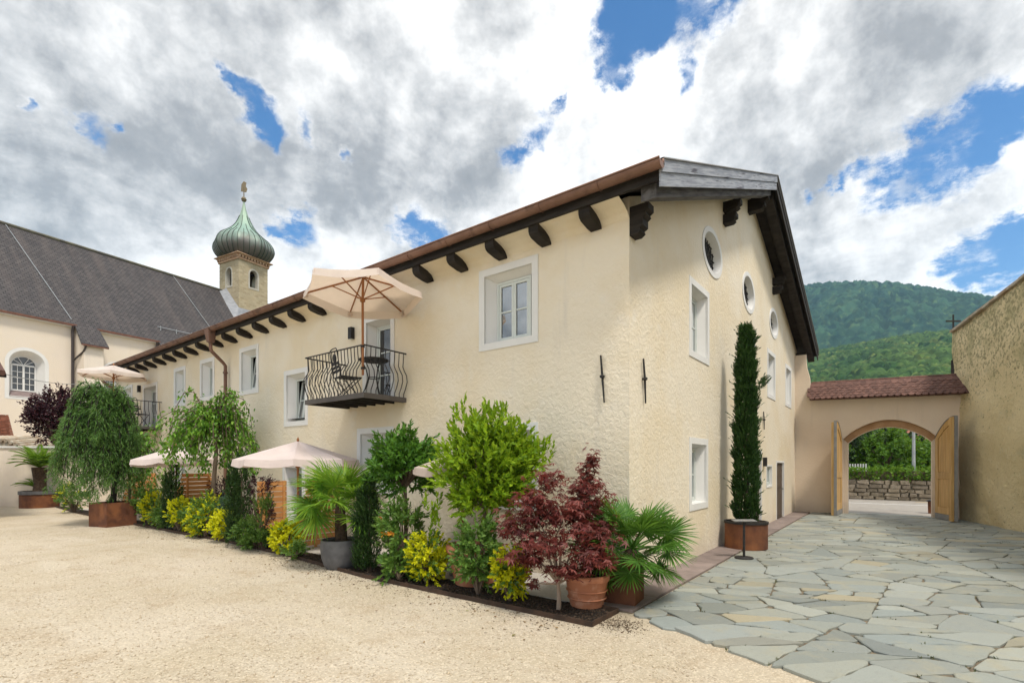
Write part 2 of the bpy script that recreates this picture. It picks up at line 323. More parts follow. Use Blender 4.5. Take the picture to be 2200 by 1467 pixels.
PEBBLE = leafmat('pebble_stone', [(.62, .52, .37), (.48, .38, .26), (.70, .62, .48), (.38, .30, .22)], (.5, .4, .3), 0.0, .9, .1)
TERRACE = pmat('terrace_gravel', (.46, .43, .39), (.54, .51, .46), 30., .9, .5, 90., .01)
FIELD = pmat('meadow_ground', (.07, .10, .03), (.10, .12, .045), .3, .95)
MORTAR = pmat('joint_sand', (.24, .19, .13), (.13, .105, .075), 9., .95, .6, 60., .01, c3=(.10, .11, .05), scale3=2.5)
CORTEN = pmat('edging_steel', (.045, .03, .022), (.075, .045, .03), 6., .85)

def mk_forest(name, a, b_, c_, s1, s2, s3):
    m, t = newmat(name); p = pos(t)
    col = t.mix(t.sstep(t.noise(p, s1, 6., .65), .36, .62), c4(a), c4(b_))
    col = t.mix(t.math('MULTIPLY', t.sstep(t.noise(p, s2, 4., .6), .52, .68), .8), col, c4(c_))
    vo = t.n('ShaderNodeTexVoronoi', None, Vector=p, Scale=s3); vr = t.n('ShaderNodeSeparateXYZ', None, i0=vo.outputs['Color']).outputs[0]
    col = t.n('ShaderNodeHueSaturation', None, Value=t.math('ADD', .55, t.math('MULTIPLY', vr, .95)), Color=col).outputs[0]
    b = t.n('ShaderNodeBsdfPrincipled', None, Base_Color=col, Roughness=.95); b.inputs['Specular IOR Level'].default_value = .05
    return finish(m, t, b.outputs[0])
FOREST_FAR = mk_forest('far_forest', (.014, .040, .024), (.034, .075, .036), (.07, .115, .04), .012, .045, .05)
FOREST_NEAR = mk_forest('near_forest', (.026, .060, .016), (.060, .105, .026), (.13, .165, .04), .012, .03, .16)

L_LAUREL = leafmat('laurel_leaf', [(.10, .20, .016), (.19, .36, .02), (.31, .50, .026), (.42, .58, .04)], (.55, .70, .03), .44)
L_LAUREL_DARK = leafmat('dark_laurel_leaf', [(0.048, 0.138, 0.020), (0.081, 0.211, 0.026), (0.138, 0.309, 0.033)], (.22, .42, .03), .32)
L_SHRUB = leafmat('shrub_leaf', [(0.081, 0.179, 0.033), (0.138, 0.277, 0.048), (0.228, 0.359, 0.081)], (.3, .45, .06), .32)
L_YELLOW = leafmat('golden_leaf', [(.62, .64, .012), (.78, .80, .016), (.86, .84, .03), (.45, .56, .03)], (.9, .85, .02), .38, dark=.9)
L_YEW = leafmat('yew_leaf', [(.022, .056, .015), (.040, .094, .020), (.062, .125, .025)], (.08, .16, .02), .18)
L_CYPRESS = leafmat('cypress_leaf', [(.023, .065, .016), (.039, .098, .021), (.072, .143, .029)], (.08, .17, .02), .18)
L_CEDAR = leafmat('cedar_needle', [(.06, .14, .035), (.11, .235, .05), (.19, .33, .07)], (.2, .36, .06), .28)
L_MULB = leafmat('mulberry_leaf', [(0.053, 0.153, 0.018), (0.100, 0.248, 0.024), (0.177, 0.366, 0.035), (0.260, 0.448, 0.047)], (.26, .45, .03), .32)
L_PURPLE = leafmat('purple_leaf', [(.032, .009, .016), (.052, .016, .023), (.081, .025, .034)], (.14, .03, .04), .22)
L_MAPLE = leafmat('maple_leaf', [(0.100, 0.024, 0.024), (0.189, 0.047, 0.042), (0.307, 0.100, 0.083), (0.142, 0.035, 0.026), (0.236, 0.059, 0.059)], (.45, .09, .06), .30)
L_PALM = leafmat('palm_blade', [(0.057, 0.163, 0.022), (0.098, 0.244, 0.033), (0.163, 0.326, 0.048)], (.28, .45, .04), .28)
L_PALM_BRIGHT = leafmat('palm_blade_bright', [(0.098, 0.244, 0.026), (0.179, 0.374, 0.035), (0.326, 0.489, 0.048)], (.42, .58, .04), .34)
L_BLUE = leafmat('blue_leaf', [(.062, .138, .097), (.097, .193, .138), (.138, .248, .179)], (.1, .2, .12), .2)
L_TREE = leafmat('tree_leaf', [(.055, .138, .017), (.097, .221, .022), (.166, .304, .034)], (.28, .42, .03), .35)
L_DARKTREE = leafmat('dark_tree_leaf', [(.021, .048, .017), (.034, .076, .022), (.055, .110, .028)], (.08, .14, .02), .2)
L_HEDGE = leafmat('hedge_leaf', [(.083, .193, .022), (.138, .276, .030), (.207, .359, .041)], (.3, .45, .04), .32)
L_ORANGE = leafmat('orange_flower', [(.750, .220, .030), (.800, .420, .050)], (.8, .4, .05), .3)

# ------------------------------------------------------------------ mesh helpers
class MB:
    def __init__(s): s.v = []; s.f = []
    def add(s, vs, fs):
        o = len(s.v); s.v += [tuple(map(float, v)) for v in vs]; s.f += [tuple(i + o for i in f) for f in fs]; return s
    def quad(s, a, b, c, d): return s.add([a, b, c, d], [(0, 1, 2, 3)])
    def box(s, x0, x1, y0, y1, z0, z1, fn=None):
        vs = [(x, y, z) for z in (z0, z1) for y in (y0, y1) for x in (x0, x1)]
        if fn: vs = [fn(*v) for v in vs]
        return s.add(vs, [(0, 2, 3, 1), (4, 5, 7, 6), (0, 1, 5, 4), (2, 6, 7, 3), (0, 4, 6, 2), (1, 3, 7, 5)])
    def bar(s, p0, p1, w, h, up=(0, 0, 1)):
        p0 = Vector(p0); p1 = Vector(p1); d = (p1 - p0).normalized(); up = Vector(up)
        sd = d.cross(up).normalized() * (w / 2); u = sd.cross(d).normalized() * (h / 2)
        vs = [p + a * sd + b * u for p in (p0, p1) for a, b in ((-1, -1), (1, -1), (1, 1), (-1, 1))]
        return s.add(vs, [(0, 1, 2, 3), (7, 6, 5, 4), (0, 4, 5, 1), (1, 5, 6, 2), (2, 6, 7, 3), (3, 7, 4, 0)])
    def tube(s, pts, r, n=8, cap=True):
        pts = [Vector(p) for p in pts]; m = len(pts)
        rs = r if isinstance(r, (list, tuple, np.ndarray)) else [r] * m
        ref = None; rings = []
        for i, p in enumerate(pts):
            d = (pts[min(i + 1, m - 1)] - pts[max(i - 1, 0)])
            d = d.normalized() if d.length > 1e-9 else Vector((0, 0, 1))
            if ref is None: ref = d.orthogonal().normalized()
            ref = (ref - d * ref.dot(d)); ref = ref.normalized() if ref.length > 1e-6 else d.orthogonal().normalized()
            b = d.cross(ref)
            rings.append([p + (ref * math.cos(2 * math.pi * k / n) + b * math.sin(2 * math.pi * k / n)) * rs[i] for k in range(n)])
        vs = [q for ring in rings for q in ring]; fs = []
        for i in range(m - 1):
            for k in range(n):
                a = i * n + k; b2 = i * n + (k + 1) % n; fs.append((a, b2, b2 + n, a + n))
        if cap: fs += [tuple(range(n - 1, -1, -1)), tuple(range((m - 1) * n, m * n))]
        return s.add(vs, fs)
    def lathe(s, prof, n=24, c=(0, 0, 0), cap=False):
        vs = []; fs = []
        for r, z in prof:
            for k in range(n): vs.append((c[0] + r * math.cos(2 * math.pi * k / n), c[1] + r * math.sin(2 * math.pi * k / n), c[2] + z))
        for i in range(len(prof) - 1):
            for k in range(n):
                a = i * n + k; b = i * n + (k + 1) % n; fs.append((a, b, b + n, a + n))
        if cap: fs += [tuple(range(n - 1, -1, -1)), tuple(range((len(prof) - 1) * n, len(prof) * n))]
        return s.add(vs, fs)
    def prism(s, poly, f0, f1):
        n = len(poly); vs = [f0(*p) for p in poly] + [f1(*p) for p in poly]
        fs = [tuple(range(n)), tuple(range(2 * n - 1, n - 1, -1))] + [(i, i + n, (i + 1) % n + n, (i + 1) % n) for i in range(n)]
        return s.add(vs, fs)
    def sheet(s, loops, fn):
        """a flat sheet with holes; loops[0] is the outline"""
        bm = bmesh.new(); es = []
        for lp in loops:
            vv = [bm.verts.new((p[0], p[1], 0)) for p in lp]
            for i in range(len(vv)): es.append(bm.edges.new((vv[i], vv[(i + 1) % len(vv)])))
        bmesh.ops.triangle_fill(bm, use_beauty=True, use_dissolve=False, edges=es)
        bm.verts.index_update()
        s.add([fn(v.co.x, v.co.y) for v in bm.verts], [tuple(v.index for v in f.verts) for f in bm.faces]); bm.free(); return s
    def mesh(s, name, mat, smooth=False):
        me = bpy.data.meshes.new(name); me.from_pydata(s.v, [], s.f)
        if mat: me.materials.append(mat)
        if smooth: me.polygons.foreach_set('use_smooth', [True] * len(me.polygons))
        me.update(); return me
    def build(s, name, mat, parent=None, smooth=False, loc=None):
        return link(name, s.mesh(name, mat, smooth), parent, loc)
def link(name, me, parent=None, loc=None):
    o = bpy.data.objects.new(name, me); COL.objects.link(o)
    if parent: o.parent = parent
    if loc is not None: o.location = loc
    return o
def root(name, label, cat, loc=(0, 0, 0), rz=0., group=None):
    o = bpy.data.objects.new(name, None); COL.objects.link(o); o.empty_display_size = .2
    o.location = loc; o.rotation_euler = (0, 0, rz); tag(o, label, cat, group); return o
def tag(o, label=None, cat=None, group=None, kind=None):
    if label: o['label'] = label
    if cat: o['category'] = cat
    if group: o['group'] = group
    if kind: o['kind'] = kind
    return o
def copy_tree(o, parent=None):
    c = o.copy(); COL.objects.link(c)
    if parent: c.parent = parent
    for ch in list(o.children): copy_tree(ch, c)
    return c
def npmesh(name, V, F, mat, smooth=False):
    """numpy verts (n,3), faces (m,k)"""
    me = bpy.data.meshes.new(name); V = np.ascontiguousarray(V, dtype=np.float32); F = np.ascontiguousarray(F, dtype=np.int32)
    k = F.shape[1]
    me.vertices.add(len(V)); me.vertices.foreach_set('co', V.ravel())
    me.loops.add(F.size); me.loops.foreach_set('vertex_index', F.ravel())
    me.polygons.add(len(F)); me.polygons.foreach_set('loop_start', np.arange(0, F.size, k, dtype=np.int32))
    try: me.polygons.foreach_set('loop_total', np.full(len(F), k, dtype=np.int32))
    except Exception: pass
    if smooth: me.polygons.foreach_set('use_smooth', np.ones(len(F), dtype=bool))
    if mat: me.materials.append(mat)
    me.update(calc_edges=True); me.validate(); return me
def at(u, d):
    """ground point seen in column u of the 2200 px wide photograph at depth d"""
    p = np.array([CAM.x, CAM.y]) + d * (FW + (u - 1100) / 1086. * RT); return float(p[0]), float(p[1])

# ------------------------------------------------------------------ ground, paving, road (setting)
def sheet_obj(name, poly, z, mat, kind='structure', parent=None, thick=0.):
    mb = MB()
    if thick: mb.prism(poly, lambda x, y: (x, y, z - thick), lambda x, y: (x, y, z))
    else: mb.add([(x, y, z) for x, y in poly], [tuple(range(len(poly)))])
    o = mb.build(name, mat, parent)
    if kind: o['kind'] = kind
    return o
sheet_obj('ground', [(-1900, -1900), (4200, -1900), (4200, 4200), (-1900, 4200)], -.02, FIELD)
sheet_obj('gravel_yard', [(-40, -40), (14.3, -40), (14.3, 60), (-40, 60)], 0., GRAVEL)
sheet_obj('road', [(14.3, -30), (24.2, -30), (24.2, 30), (14.3, 30)], .004, ASPHALT)
rp = sheet_obj('road_line', [(20.6, -30), (20.75, -30), (20.75, -1.2), (20.6, -1.2)], .008, ROADPAINT)
rp2 = sheet_obj('road_line', [(21.3, 1.0), (21.45, 1.0), (21.45, 20), (21.3, 20)], .008, ROADPAINT)
sheet_obj('yellow_line', [(22.9, -30), (23.0, -30), (23.0, -3.6), (22.9, -3.6)], .008, YPAINT)

def clip(poly, n, c):
    """keep points with n.p <= c"""
    out = []
    for i in range(len(poly)):
        a = poly[i]; b = poly[(i + 1) % len(poly)]; da = n @ a - c; db = n @ b - c
        if da <= 0: out.append(a)
        if (da < 0 < db) or (db < 0 < da): out.append(a + (b - a) * (da / (da - db)))
    return out
def area(p):
    p = np.array(p); x, y = p[:, 0], p[:, 1]; return .5 * np.sum(x * np.roll(y, -1) - np.roll(x, -1) * y)
def split(poly, rg, amin, amax, out):
    A = abs(area(poly)); lim = rg.uniform(amin, amax)
    if A < lim or len(poly) < 3: out.append(poly); return
    P = np.array(poly); c = P.mean(0) + rg.normal(0, .07, 2) * math.sqrt(A)
    w, V = np.linalg.eigh(np.cov((P - P.mean(0)).T)); ax = V[:, 1]
    if w[1] / max(w[0], 1e-6) < 1.6 and rg.random() < .4: ax = V[:, 0]
    ang = rg.normal(0, .30); n = np.array([ax[0] * math.cos(ang) - ax[1] * math.sin(ang), ax[0] * math.sin(ang) + ax[1] * math.cos(ang)])
    cc = n @ c; a = clip(poly, n, cc); b = clip(poly, -n, -cc)
    for q in (a, b):
        if len(q) >= 3: split(q, rg, amin, amax, out)
def stone_outline(poly, rg, joint, seg=.14, jit=.011):
    if area(poly) < 0: poly = poly[::-1]
    P = [np.array(p) for p in poly]; q = list(P)
    for i in range(len(P)):
        a, b = P[i], P[(i + 1) % len(P)]; d = b - a; L = np.linalg.norm(d)
        if L < 1e-6: continue
        n = np.array([d[1], -d[0]]) / L; q = clip(q, n, n @ a - joint * rg.uniform(.35, 1.3))
        if len(q) < 3: return None
    # knock corners off, then waver the edges
    out = []
    for i in range(len(q)):
        p, a, b = q[i], q[i - 1], q[(i + 1) % len(q)]
        la, lb = np.linalg.norm(a - p), np.linalg.norm(b - p); k = rg.uniform(.01, .10)
        if la > 1e-4: out.append(p + (a - p) * min(k / la, .35))
        if lb > 1e-4: out.append(p + (b - p) * min(k / lb, .35))
    res = []
    for i in range(len(out)):
        a, b = out[i], out[(i + 1) % len(out)]; d = b - a; L = np.linalg.norm(d); m = max(1, int(L / seg))
        n = np.array([-d[1], d[0]]) / max(L, 1e-6)
        for j in range(m):
            res.append(a + d * (j / m) + (n * rg.normal(0, jit) if j else 0))
    return res
def pave():
    rg = np.random.default_rng(21)
    pave_poly = [(-1.15, -.52), (-1.5, -1.3), (-1.78, -2.1), (-1.95, -2.8), (-2.5, -5.2), (-3.6, -9.7), (14.5, -4.78), (14.9, -4.3), (14.9, -1.2), (14.15, -.52)]
    base = sheet_obj('pavement', [(x + (.12 if x < 0 else 0), y) for x, y in pave_poly], .008, MORTAR)
    # stretch so that pieces come out longer across the view
    S = np.array([[1, 0], [0, 1.75]]) @ np.array([RT, FW]); Si = np.linalg.inv(S)
    start = [S @ np.array(p) for p in [(-1.12, -.53), (-1.85, -2.5), (-3.55, -9.6), (14.5, -4.74), (14.88, -4.3), (14.88, -1.2), (14.15, -.53)]]
    pieces = []; split(start, rg, .20, .85, pieces)
    for p in pieces:
        pp = [Si @ q for q in p]
        if abs(area(pp)) < .03: continue
        pp = [q + np.array([-rg.uniform(-.02, .14), 0]) if -q[1] > .7 and q[0] - np.interp(-q[1], [.53, 2.5, 9.6], [-1.12, -1.85, -3.55]) < .03 else q for q in pp]
        o = stone_outline(pp, rg, .0095)
        if o is None or len(o) < 4: continue
        h = .03 + rg.uniform(-.006, .008); c = np.mean(o, 0); tl = rg.normal(0, .006, 2)
        zt = lambda q: h + float(tl @ (q - c))
        n = len(o); vs = [(q[0], q[1], .002) for q in o] + [(q[0], q[1], zt(q) - .007) for q in o]
        ins = [q + (c - q) / max(np.linalg.norm(c - q), .01) * .010 for q in o]
        vs += [(q[0], q[1], zt(q)) for q in ins]
        fs = [(i, (i + 1) % n, (i + 1) % n + n, i + n) for i in range(n)] + [(i + n, (i + 1) % n + n, (i + 1) % n + 2 * n, i + 2 * n) for i in range(n)] + [tuple(range(2 * n, 3 * n))]
        MB().add(vs, fs).build('flagstone', FLAG, base)
    print('flagstones', len(pieces))
pave()
# slab strip along the gable
strip = sheet_obj('border_strip', [(-1.05, -.5), (14.1, -.5), (14.1, 0.0), (-1.05, 0.0)], .006, MORTAR)
x = -1.02
rg = np.random.default_rng(3)
while x < 13.9:
    L = min(rg.uniform(.7, 1.15), 14.05 - x)
    MB().box(x, x + L - .008, -.495, -.004, .003, .034 + rg.uniform(-.003, .003)).build('paving_slab', PORPHYRY, strip); x += L
terr = sheet_obj('terrace', [(-1.12, -.1), (-.004, -.1), (-.004, 21.7), (-1.12, 21.7)], .03, TERRACE, thick=.05)
BEDF = [(-1.74, -.36), (-1.75, 1.5), (-1.76, 3.5), (-1.62, 5.0), (-1.5, 6.2), (-1.42, 9.0), (-1.5, 11.2), (-1.55, 14.2), (-1.6, 20.), (-1.4, 24.)]
bed = sheet_obj('planting_bed', [(-1.13, -.36)] + BEDF + [(-1.13, 24.)], .022, SOIL)
mb = MB()
for a, b in zip(BEDF[:-1], BEDF[1:]): mb.bar((*a, .02), (*b, .02), .012, .075)
mb.bar((-1.74, -.36, .02), (-1.1, -.36, .02), .012, .075); mb.bar((-1.1, -.36, .02), (-1.1, -.12, .02), .012, .075); 
e = mb.build('bed_edging', CORTEN); e['kind'] = 'structure'
def scatter(name, n, area_fn, smin, smax, mat, zs=.5, seed=5, flat=.7):
    rg = np.random.default_rng(seed); P = area_fn(rg, n); n = len(P)
    base = np.array([(1, 0, 0), (0, 1, 0), (-1, 0, 0), (0, -1, 0), (0, 0, flat), (0, 0, -flat)], float)
    s = rg.uniform(smin, smax, n) * np.exp(rg.normal(0, .25, n)); V = base[None] * s[:, None, None] * rg.uniform(.6, 1.3, (n, 6, 1))
    a = rg.uniform(0, 6.28, n); ca, sa = np.cos(a), np.sin(a)
    V = np.stack([V[..., 0] * ca[:, None] - V[..., 1] * sa[:, None], V[..., 0] * sa[:, None] + V[..., 1] * ca[:, None], V[..., 2]], -1) + P[:, None, :]
    T = np.array([(0, 1, 4), (1, 2, 4), (2, 3, 4), (3, 0, 4), (1, 0, 5), (2, 1, 5), (3, 2, 5), (0, 3, 5)])
    F = (T[None] + (np.arange(n) * 6)[:, None, None]).reshape(-1, 3)
    o = link(name, npmesh(name, V.reshape(-1, 3), F, mat)); o['kind'] = 'stuff'; return o
def gravel_area(rg, n):
    d = 2.6 + 11 * rg.random(n) ** 1.7; u = rg.uniform(-150, 1500, n)
    P = np.array([CAM.x, CAM.y])[None] + d[:, None] * (FW[None] + ((u - 1100) / 1086.)[:, None] * RT[None])
    yb = np.interp(P[:, 1], [b[1] for b in BEDF], [b[0] for b in BEDF])
    lim = np.where(P[:, 1] > -.36, yb - .03, np.interp(-P[:, 1], [.36, 1.3, 2.1, 2.8, 5.2, 9.7], [-1.35, -1.6, -1.85, -2.05, -2.6, -3.7]))
    keep = P[:, 0] < lim; P = P[keep]; return np.column_stack([P, np.full(len(P), .002)])
scatter('gravel_stones', 26000, gravel_area, .004, .011, PEBBLE, seed=5, flat=.6)
def mulch_area(rg, n):
    y = rg.uniform(-.33, 12, n); xf = np.interp(y, [b[1] for b in BEDF], [b[0] for b in BEDF]); x = rg.uniform(0, 1, n) * (-1.14 - xf - .02) + xf + .02
    return np.column_stack([x, y, np.full(n, .026)])
scatter('bark_mulch', 6000, mulch_area, .008, .022, pmat('bark_chip', (.03, .02, .014), (.09, .06, .04), 40., .95), seed=6, flat=.5)
def litter_area(rg, n):
    i = rg.integers(0, len(BEDF) - 2, n); t = rg.random(n); b = np.array(BEDF); P = b[i] + (b[i + 1] - b[i]) * t[:, None]
    P[:, 0] -= np.abs(rg.normal(0, .22, n)) + .01
    P2 = np.column_stack([rg.normal(-1.5, .14, n // 4), rg.normal(-.55, .14, n // 4)])
    P = np.vstack([P, P2]); return np.column_stack([P, np.full(len(P), .003)])
scatter('dark_litter', 2600, litter_area, .004, .010, pmat('litter', (.07, .05, .03), (.16, .11, .07), 40., .95), seed=8, flat=.4)

# ------------------------------------------------------------------ the house
house = root('guest_house', 'cream stucco two storey house with dark timber eaves and white framed windows', 'house')
Z_EAVE = 5.42; RX, RZ = 7.1, 8.62; FX, FZ = 15.25, 5.86; YEND = 21.7
def roofz(x): return Z_EAVE + (x + .4) * (RZ - Z_EAVE) / (RX + .4) if x < RX else RZ + (x - RX) * (FZ - RZ) / (FX - RX)
FAC = lambda s, o, z: (-o, s, z)
GAB = lambda s, o, z: (s, -o, z)
def ellipse(cx, cz, a, b, n=32): return [(cx + a * math.cos(2 * math.pi * i / n), cz + b * math.sin(2 * math.pi * i / n)) for i in range(n)]
def rect(s0, s1, z0, z1): return [(s0, z0), (s1, z0), (s1, z1), (s0, z1)]
BW = .115
def ring_boxes(mb, mp, s0, s1, z0, z1, bw, o0, o1, bottom=True):
    f = lambda s, o, z: mp(s, o, z)
    mb.box(s0, s1, o0, o1, z1 - bw, z1, f)
    if bottom: mb.box(s0, s1, o0, o1, z0, z0 + bw, f)
    zb = z0 + bw if bottom else z0
    mb.box(s0, s0 + bw, o0, o1, zb, z1 - bw, f); mb.box(s1 - bw, s1, o0, o1, zb, z1 - bw, f)
def window(mp, s0, s1, z0, z1, parent, tilt=0., glass=None, depth=.19, splay=.14, cols=2, rows=2, mat=None, bw=BW, name='window', door=False):
    mb = MB(); ring_boxes(mb, mp, s0, s1, z0, z1, bw, -.03, .014, not door)
    a0, a1, b0, b1 = s0 + bw, s1 - bw, (z0 if door else z0 + bw), z1 - bw
    i0, i1, j0, j1 = a0 + splay, a1 - splay, (b0 if door else b0 + .02), b1 - splay * .7
    O = [(a0, b0), (a1, b0), (a1, b1), (a0, b1)]; I = [(i0, j0), (i1, j0), (i1, j1), (i0, j1)]
    for k in range(4):
        p, q, r, s = O[k], O[(k + 1) % 4], I[(k + 1) % 4], I[k]
        mb.quad(mp(p[0], -.03, p[1]), mp(q[0], -.03, q[1]), mp(r[0], -depth, r[1]), mp(s[0], -depth, s[1]))
    w = mb.build(name, mat or WHITE, parent)
    od = -depth + .03
    tm = lambda s, o, z: mp(s, o - (z - j0) * tilt, z)
    fr = MB(); ring_boxes(fr, mp, i0 - .002, i1 + .002, j0 - .002, j1 + .002, .035, od - .06, od, True); 
    sashf = MB(); fw = .042; e0, e1, g0, g1 = i0 + .036, i1 - .036, j0 + .036, j1 - .036
    cw = (e1 - e0) / cols; panes = []
    for c in range(cols):
        c0, c1 = e0 + c * cw + .002, e0 + (c + 1) * cw - .002
        ring_boxes(sashf, tm, c0, c1, g0, g1, fw, od - .055, od - .008, True)
        h = (g1 - g0 - 2 * fw) / rows
        for r in range(1, rows):
            zc = g0 + fw + r * h; sashf.box(c0 + fw, c1 - fw, od - .048, od - .014, zc - .012, zc + .012, tm)
        for r in range(rows):
            panes.append((c0 + fw - .004, c1 - fw + .004, g0 + fw + r * h + (.012 if r else -.004), g0 + fw + (r + 1) * h - (.012 if r < rows - 1 else -.004)))
    fr.build('window_frame', SASH, w); sashf.build('sash', SASH, w)
    for (p0, p1, q0, q1) in panes:
        MB().box(p0, p1, od - .036, od - .028, q0, q1, tm).build('pane', glass or GLASS, w)
    return w
FW_LIST = [(1.5, 2.7, 3.6, 4.95, 0, GLASS), (7.94, 8.99, 2.62, 3.97, .13, GLASS), (10.25, 11.3, 3.57, 4.84, .13, GLASS), (12.85, 13.84, 3.6, 4.84, .12, GLASS), (14.92, 15.85, 3.56, 4.82, 0, GLASS), (19.8, 20.8, 3.6, 4.7, 0, GLASS), (1.5, 2.72, .98, 2.36, 0, DARKGLASS), (4.91, 6.07, 1.1, 2.45, 0, DARKGLASS), (14.9, 15.9, .98, 2.3, 0, DARKGLASS)]
FDOORS = [(4.88, 5.88, 2.99, 4.72), (17.3, 18.7, 2.99, 4.55), (8.07, 9.05, .03, 1.75)]
GW_LIST = [(2.49, 3.68, 3.62, 5.03), (6.6, 7.72, 3.70, 5.03), (9.26, 10.45, 3.62, 5.0), (12.2, 13.35, 3.64, 5.03), (2.5, 3.6, .88, 2.19)]
OVALS = [(3.92, 5.89, .68, .47), (7.0, 5.93, .66, .49), (10.22, 5.89, .66, .44)]
GDOORS = [(10.6, 11.94, .03, 1.82), (7.1, 8.5, .03, 2.1)]
SMALLW = (9.13, 9.93, 1.05, 1.70)
ins = lambda w, b=BW: rect(w[0] + b - .004, w[1] - b + .004, w[2] + b - .004, w[3] - b + .004)
insd = lambda w, b=BW: rect(w[0] + b - .004, w[1] - b + .004, w[2], w[3] - b + .004)
# walls
MB().sheet([[(0, 0), (YEND, 0), (YEND, 5.36), (0, 5.36)]] + [ins(w) for w in FW_LIST] + [insd(d) for d in FDOORS], lambda s, z: FAC(s, 0, z)).build('wall', STUCCO, house)
gz = lambda x: roofz(x) - .19
MB().sheet([[(0, 0), (14.64, 0), (14.64, gz(14.64)), (RX, gz(RX)), (0, 5.36)]] + [ins(w) for w in GW_LIST] + [insd(d, .06) for d in GDOORS] + [ins(SMALLW, .05)] + [ellipse(*o[:2], o[2] - .10, o[3] - .095) for o in OVALS], lambda s, z: GAB(s, 0, z)).build('wall', STUCCO, house)
MB().quad((0, YEND, 0), (14.64, YEND, 0), (14.64, YEND, 5.36), (0, YEND, 5.36)).add([(0, YEND, 5.36), (14.64, YEND, gz(14.64)), (RX, YEND, gz(RX))], [(0, 1, 2)]).quad((14.64, 0, 0), (14.64, YEND, 0), (14.64, YEND, gz(14.64)), (14.64, 0, gz(14.64))).build('wall', STUCCO, house)
# inner floor and partition so the open sashes look into dark rooms
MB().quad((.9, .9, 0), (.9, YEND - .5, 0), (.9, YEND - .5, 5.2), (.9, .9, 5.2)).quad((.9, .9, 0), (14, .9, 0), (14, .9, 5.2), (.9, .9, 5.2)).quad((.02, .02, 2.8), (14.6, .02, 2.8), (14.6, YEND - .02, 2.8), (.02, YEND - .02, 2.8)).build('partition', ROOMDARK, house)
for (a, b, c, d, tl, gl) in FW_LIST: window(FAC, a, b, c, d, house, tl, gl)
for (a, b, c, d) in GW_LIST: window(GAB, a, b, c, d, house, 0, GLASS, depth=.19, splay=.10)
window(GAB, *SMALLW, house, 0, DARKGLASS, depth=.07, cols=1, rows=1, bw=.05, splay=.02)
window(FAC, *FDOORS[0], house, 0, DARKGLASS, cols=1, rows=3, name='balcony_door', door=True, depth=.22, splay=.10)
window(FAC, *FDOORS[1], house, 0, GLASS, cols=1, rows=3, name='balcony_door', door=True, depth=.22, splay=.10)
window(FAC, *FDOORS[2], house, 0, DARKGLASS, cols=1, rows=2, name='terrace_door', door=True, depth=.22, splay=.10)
for (a, b, c, d) in GDOORS:
    mb = MB(); ring_boxes(mb, GAB, a, b, c, d, .06, -.03, .014, False)
    for s in (a + .06, b - .06): mb.quad(GAB(s, -.03, c), GAB(s, -.05, c), GAB(s, -.05, d - .06), GAB(s, -.03, d - .06))
    mb.quad(GAB(a + .06, -.03, d - .06), GAB(b - .06, -.03, d - .06), GAB(b - .06, -.05, d - .06), GAB(a + .06, -.05, d - .06))
    dr = mb.build('door', WHITE, house)
    lf = MB(); lf.box(a + .06, b - .06, -.09, -.045, c, d - .06, GAB)
    lf.build('door_leaf', pmat('door_brown', (.10, .075, .055), (.13, .10, .075), 4., .6), dr)
    for k in range(2):
        h = (d - c - .06) / 2; MB().box(a + .18, b - .18, -.044, -.03, c + .1 + k * h, c - .08 + (k + 1) * h, GAB).build('door_panel', MATS['door_brown'], dr)
    MB().tube([GAB(b - .14, -.045, c + .9), GAB(b - .14, .01, c + .9), GAB(b - .25, .01, c + .9)], .012, 6).build('handle', IRON, dr)
for (cx, cz, a, b) in OVALS:
    mb = MB(); n = 40; E = ellipse(cx, cz, a, b, n); I1 = ellipse(cx, cz, a - .11, b - .10, n); I2 = ellipse(cx, cz - .01, a - .15, b - .14, n)
    for i in range(n):
        j = (i + 1) % n
        mb.quad(GAB(E[i][0], -.01, E[i][1]), GAB(E[j][0], -.01, E[j][1]), GAB(E[j][0], .016, E[j][1]), GAB(E[i][0], .016, E[i][1]))
        mb.quad(GAB(E[i][0], .016, E[i][1]), GAB(E[j][0], .016, E[j][1]), GAB(I1[j][0], .016, I1[j][1]), GAB(I1[i][0], .016, I1[i][1]))
        mb.quad(GAB(I1[i][0], .016, I1[i][1]), GAB(I1[j][0], .016, I1[j][1]), GAB(I2[j][0], -.16, I2[j][1]), GAB(I2[i][0], -.16, I2[i][1]))
    w = mb.build('oval_window', WHITE, house)
    MB().add([GAB(p[0], -.162, p[1]) for p in I2], [tuple(range(n))]).build('pane', DARKGLASS, w)
    aa, bb = a - .145, b - .135
    for k in range(-4, 5):
        x = k * aa / 4.6; hh = bb * math.sqrt(max(0, 1 - (x / aa) ** 2)); MB().tube([GAB(cx + x, -.13, cz - hh), GAB(cx + x, -.13, cz + hh)], .011, 5).build('grille_bar', IRON, w)
    for k in range(-2, 3):
        z = k * bb / 2.8; hh = aa * math.sqrt(max(0, 1 - (z / bb) ** 2)); MB().tube([GAB(cx - hh, -.12, cz + z), GAB(cx + hh, -.12, cz + z)], .011, 5).build('grille_bar', IRON, w)
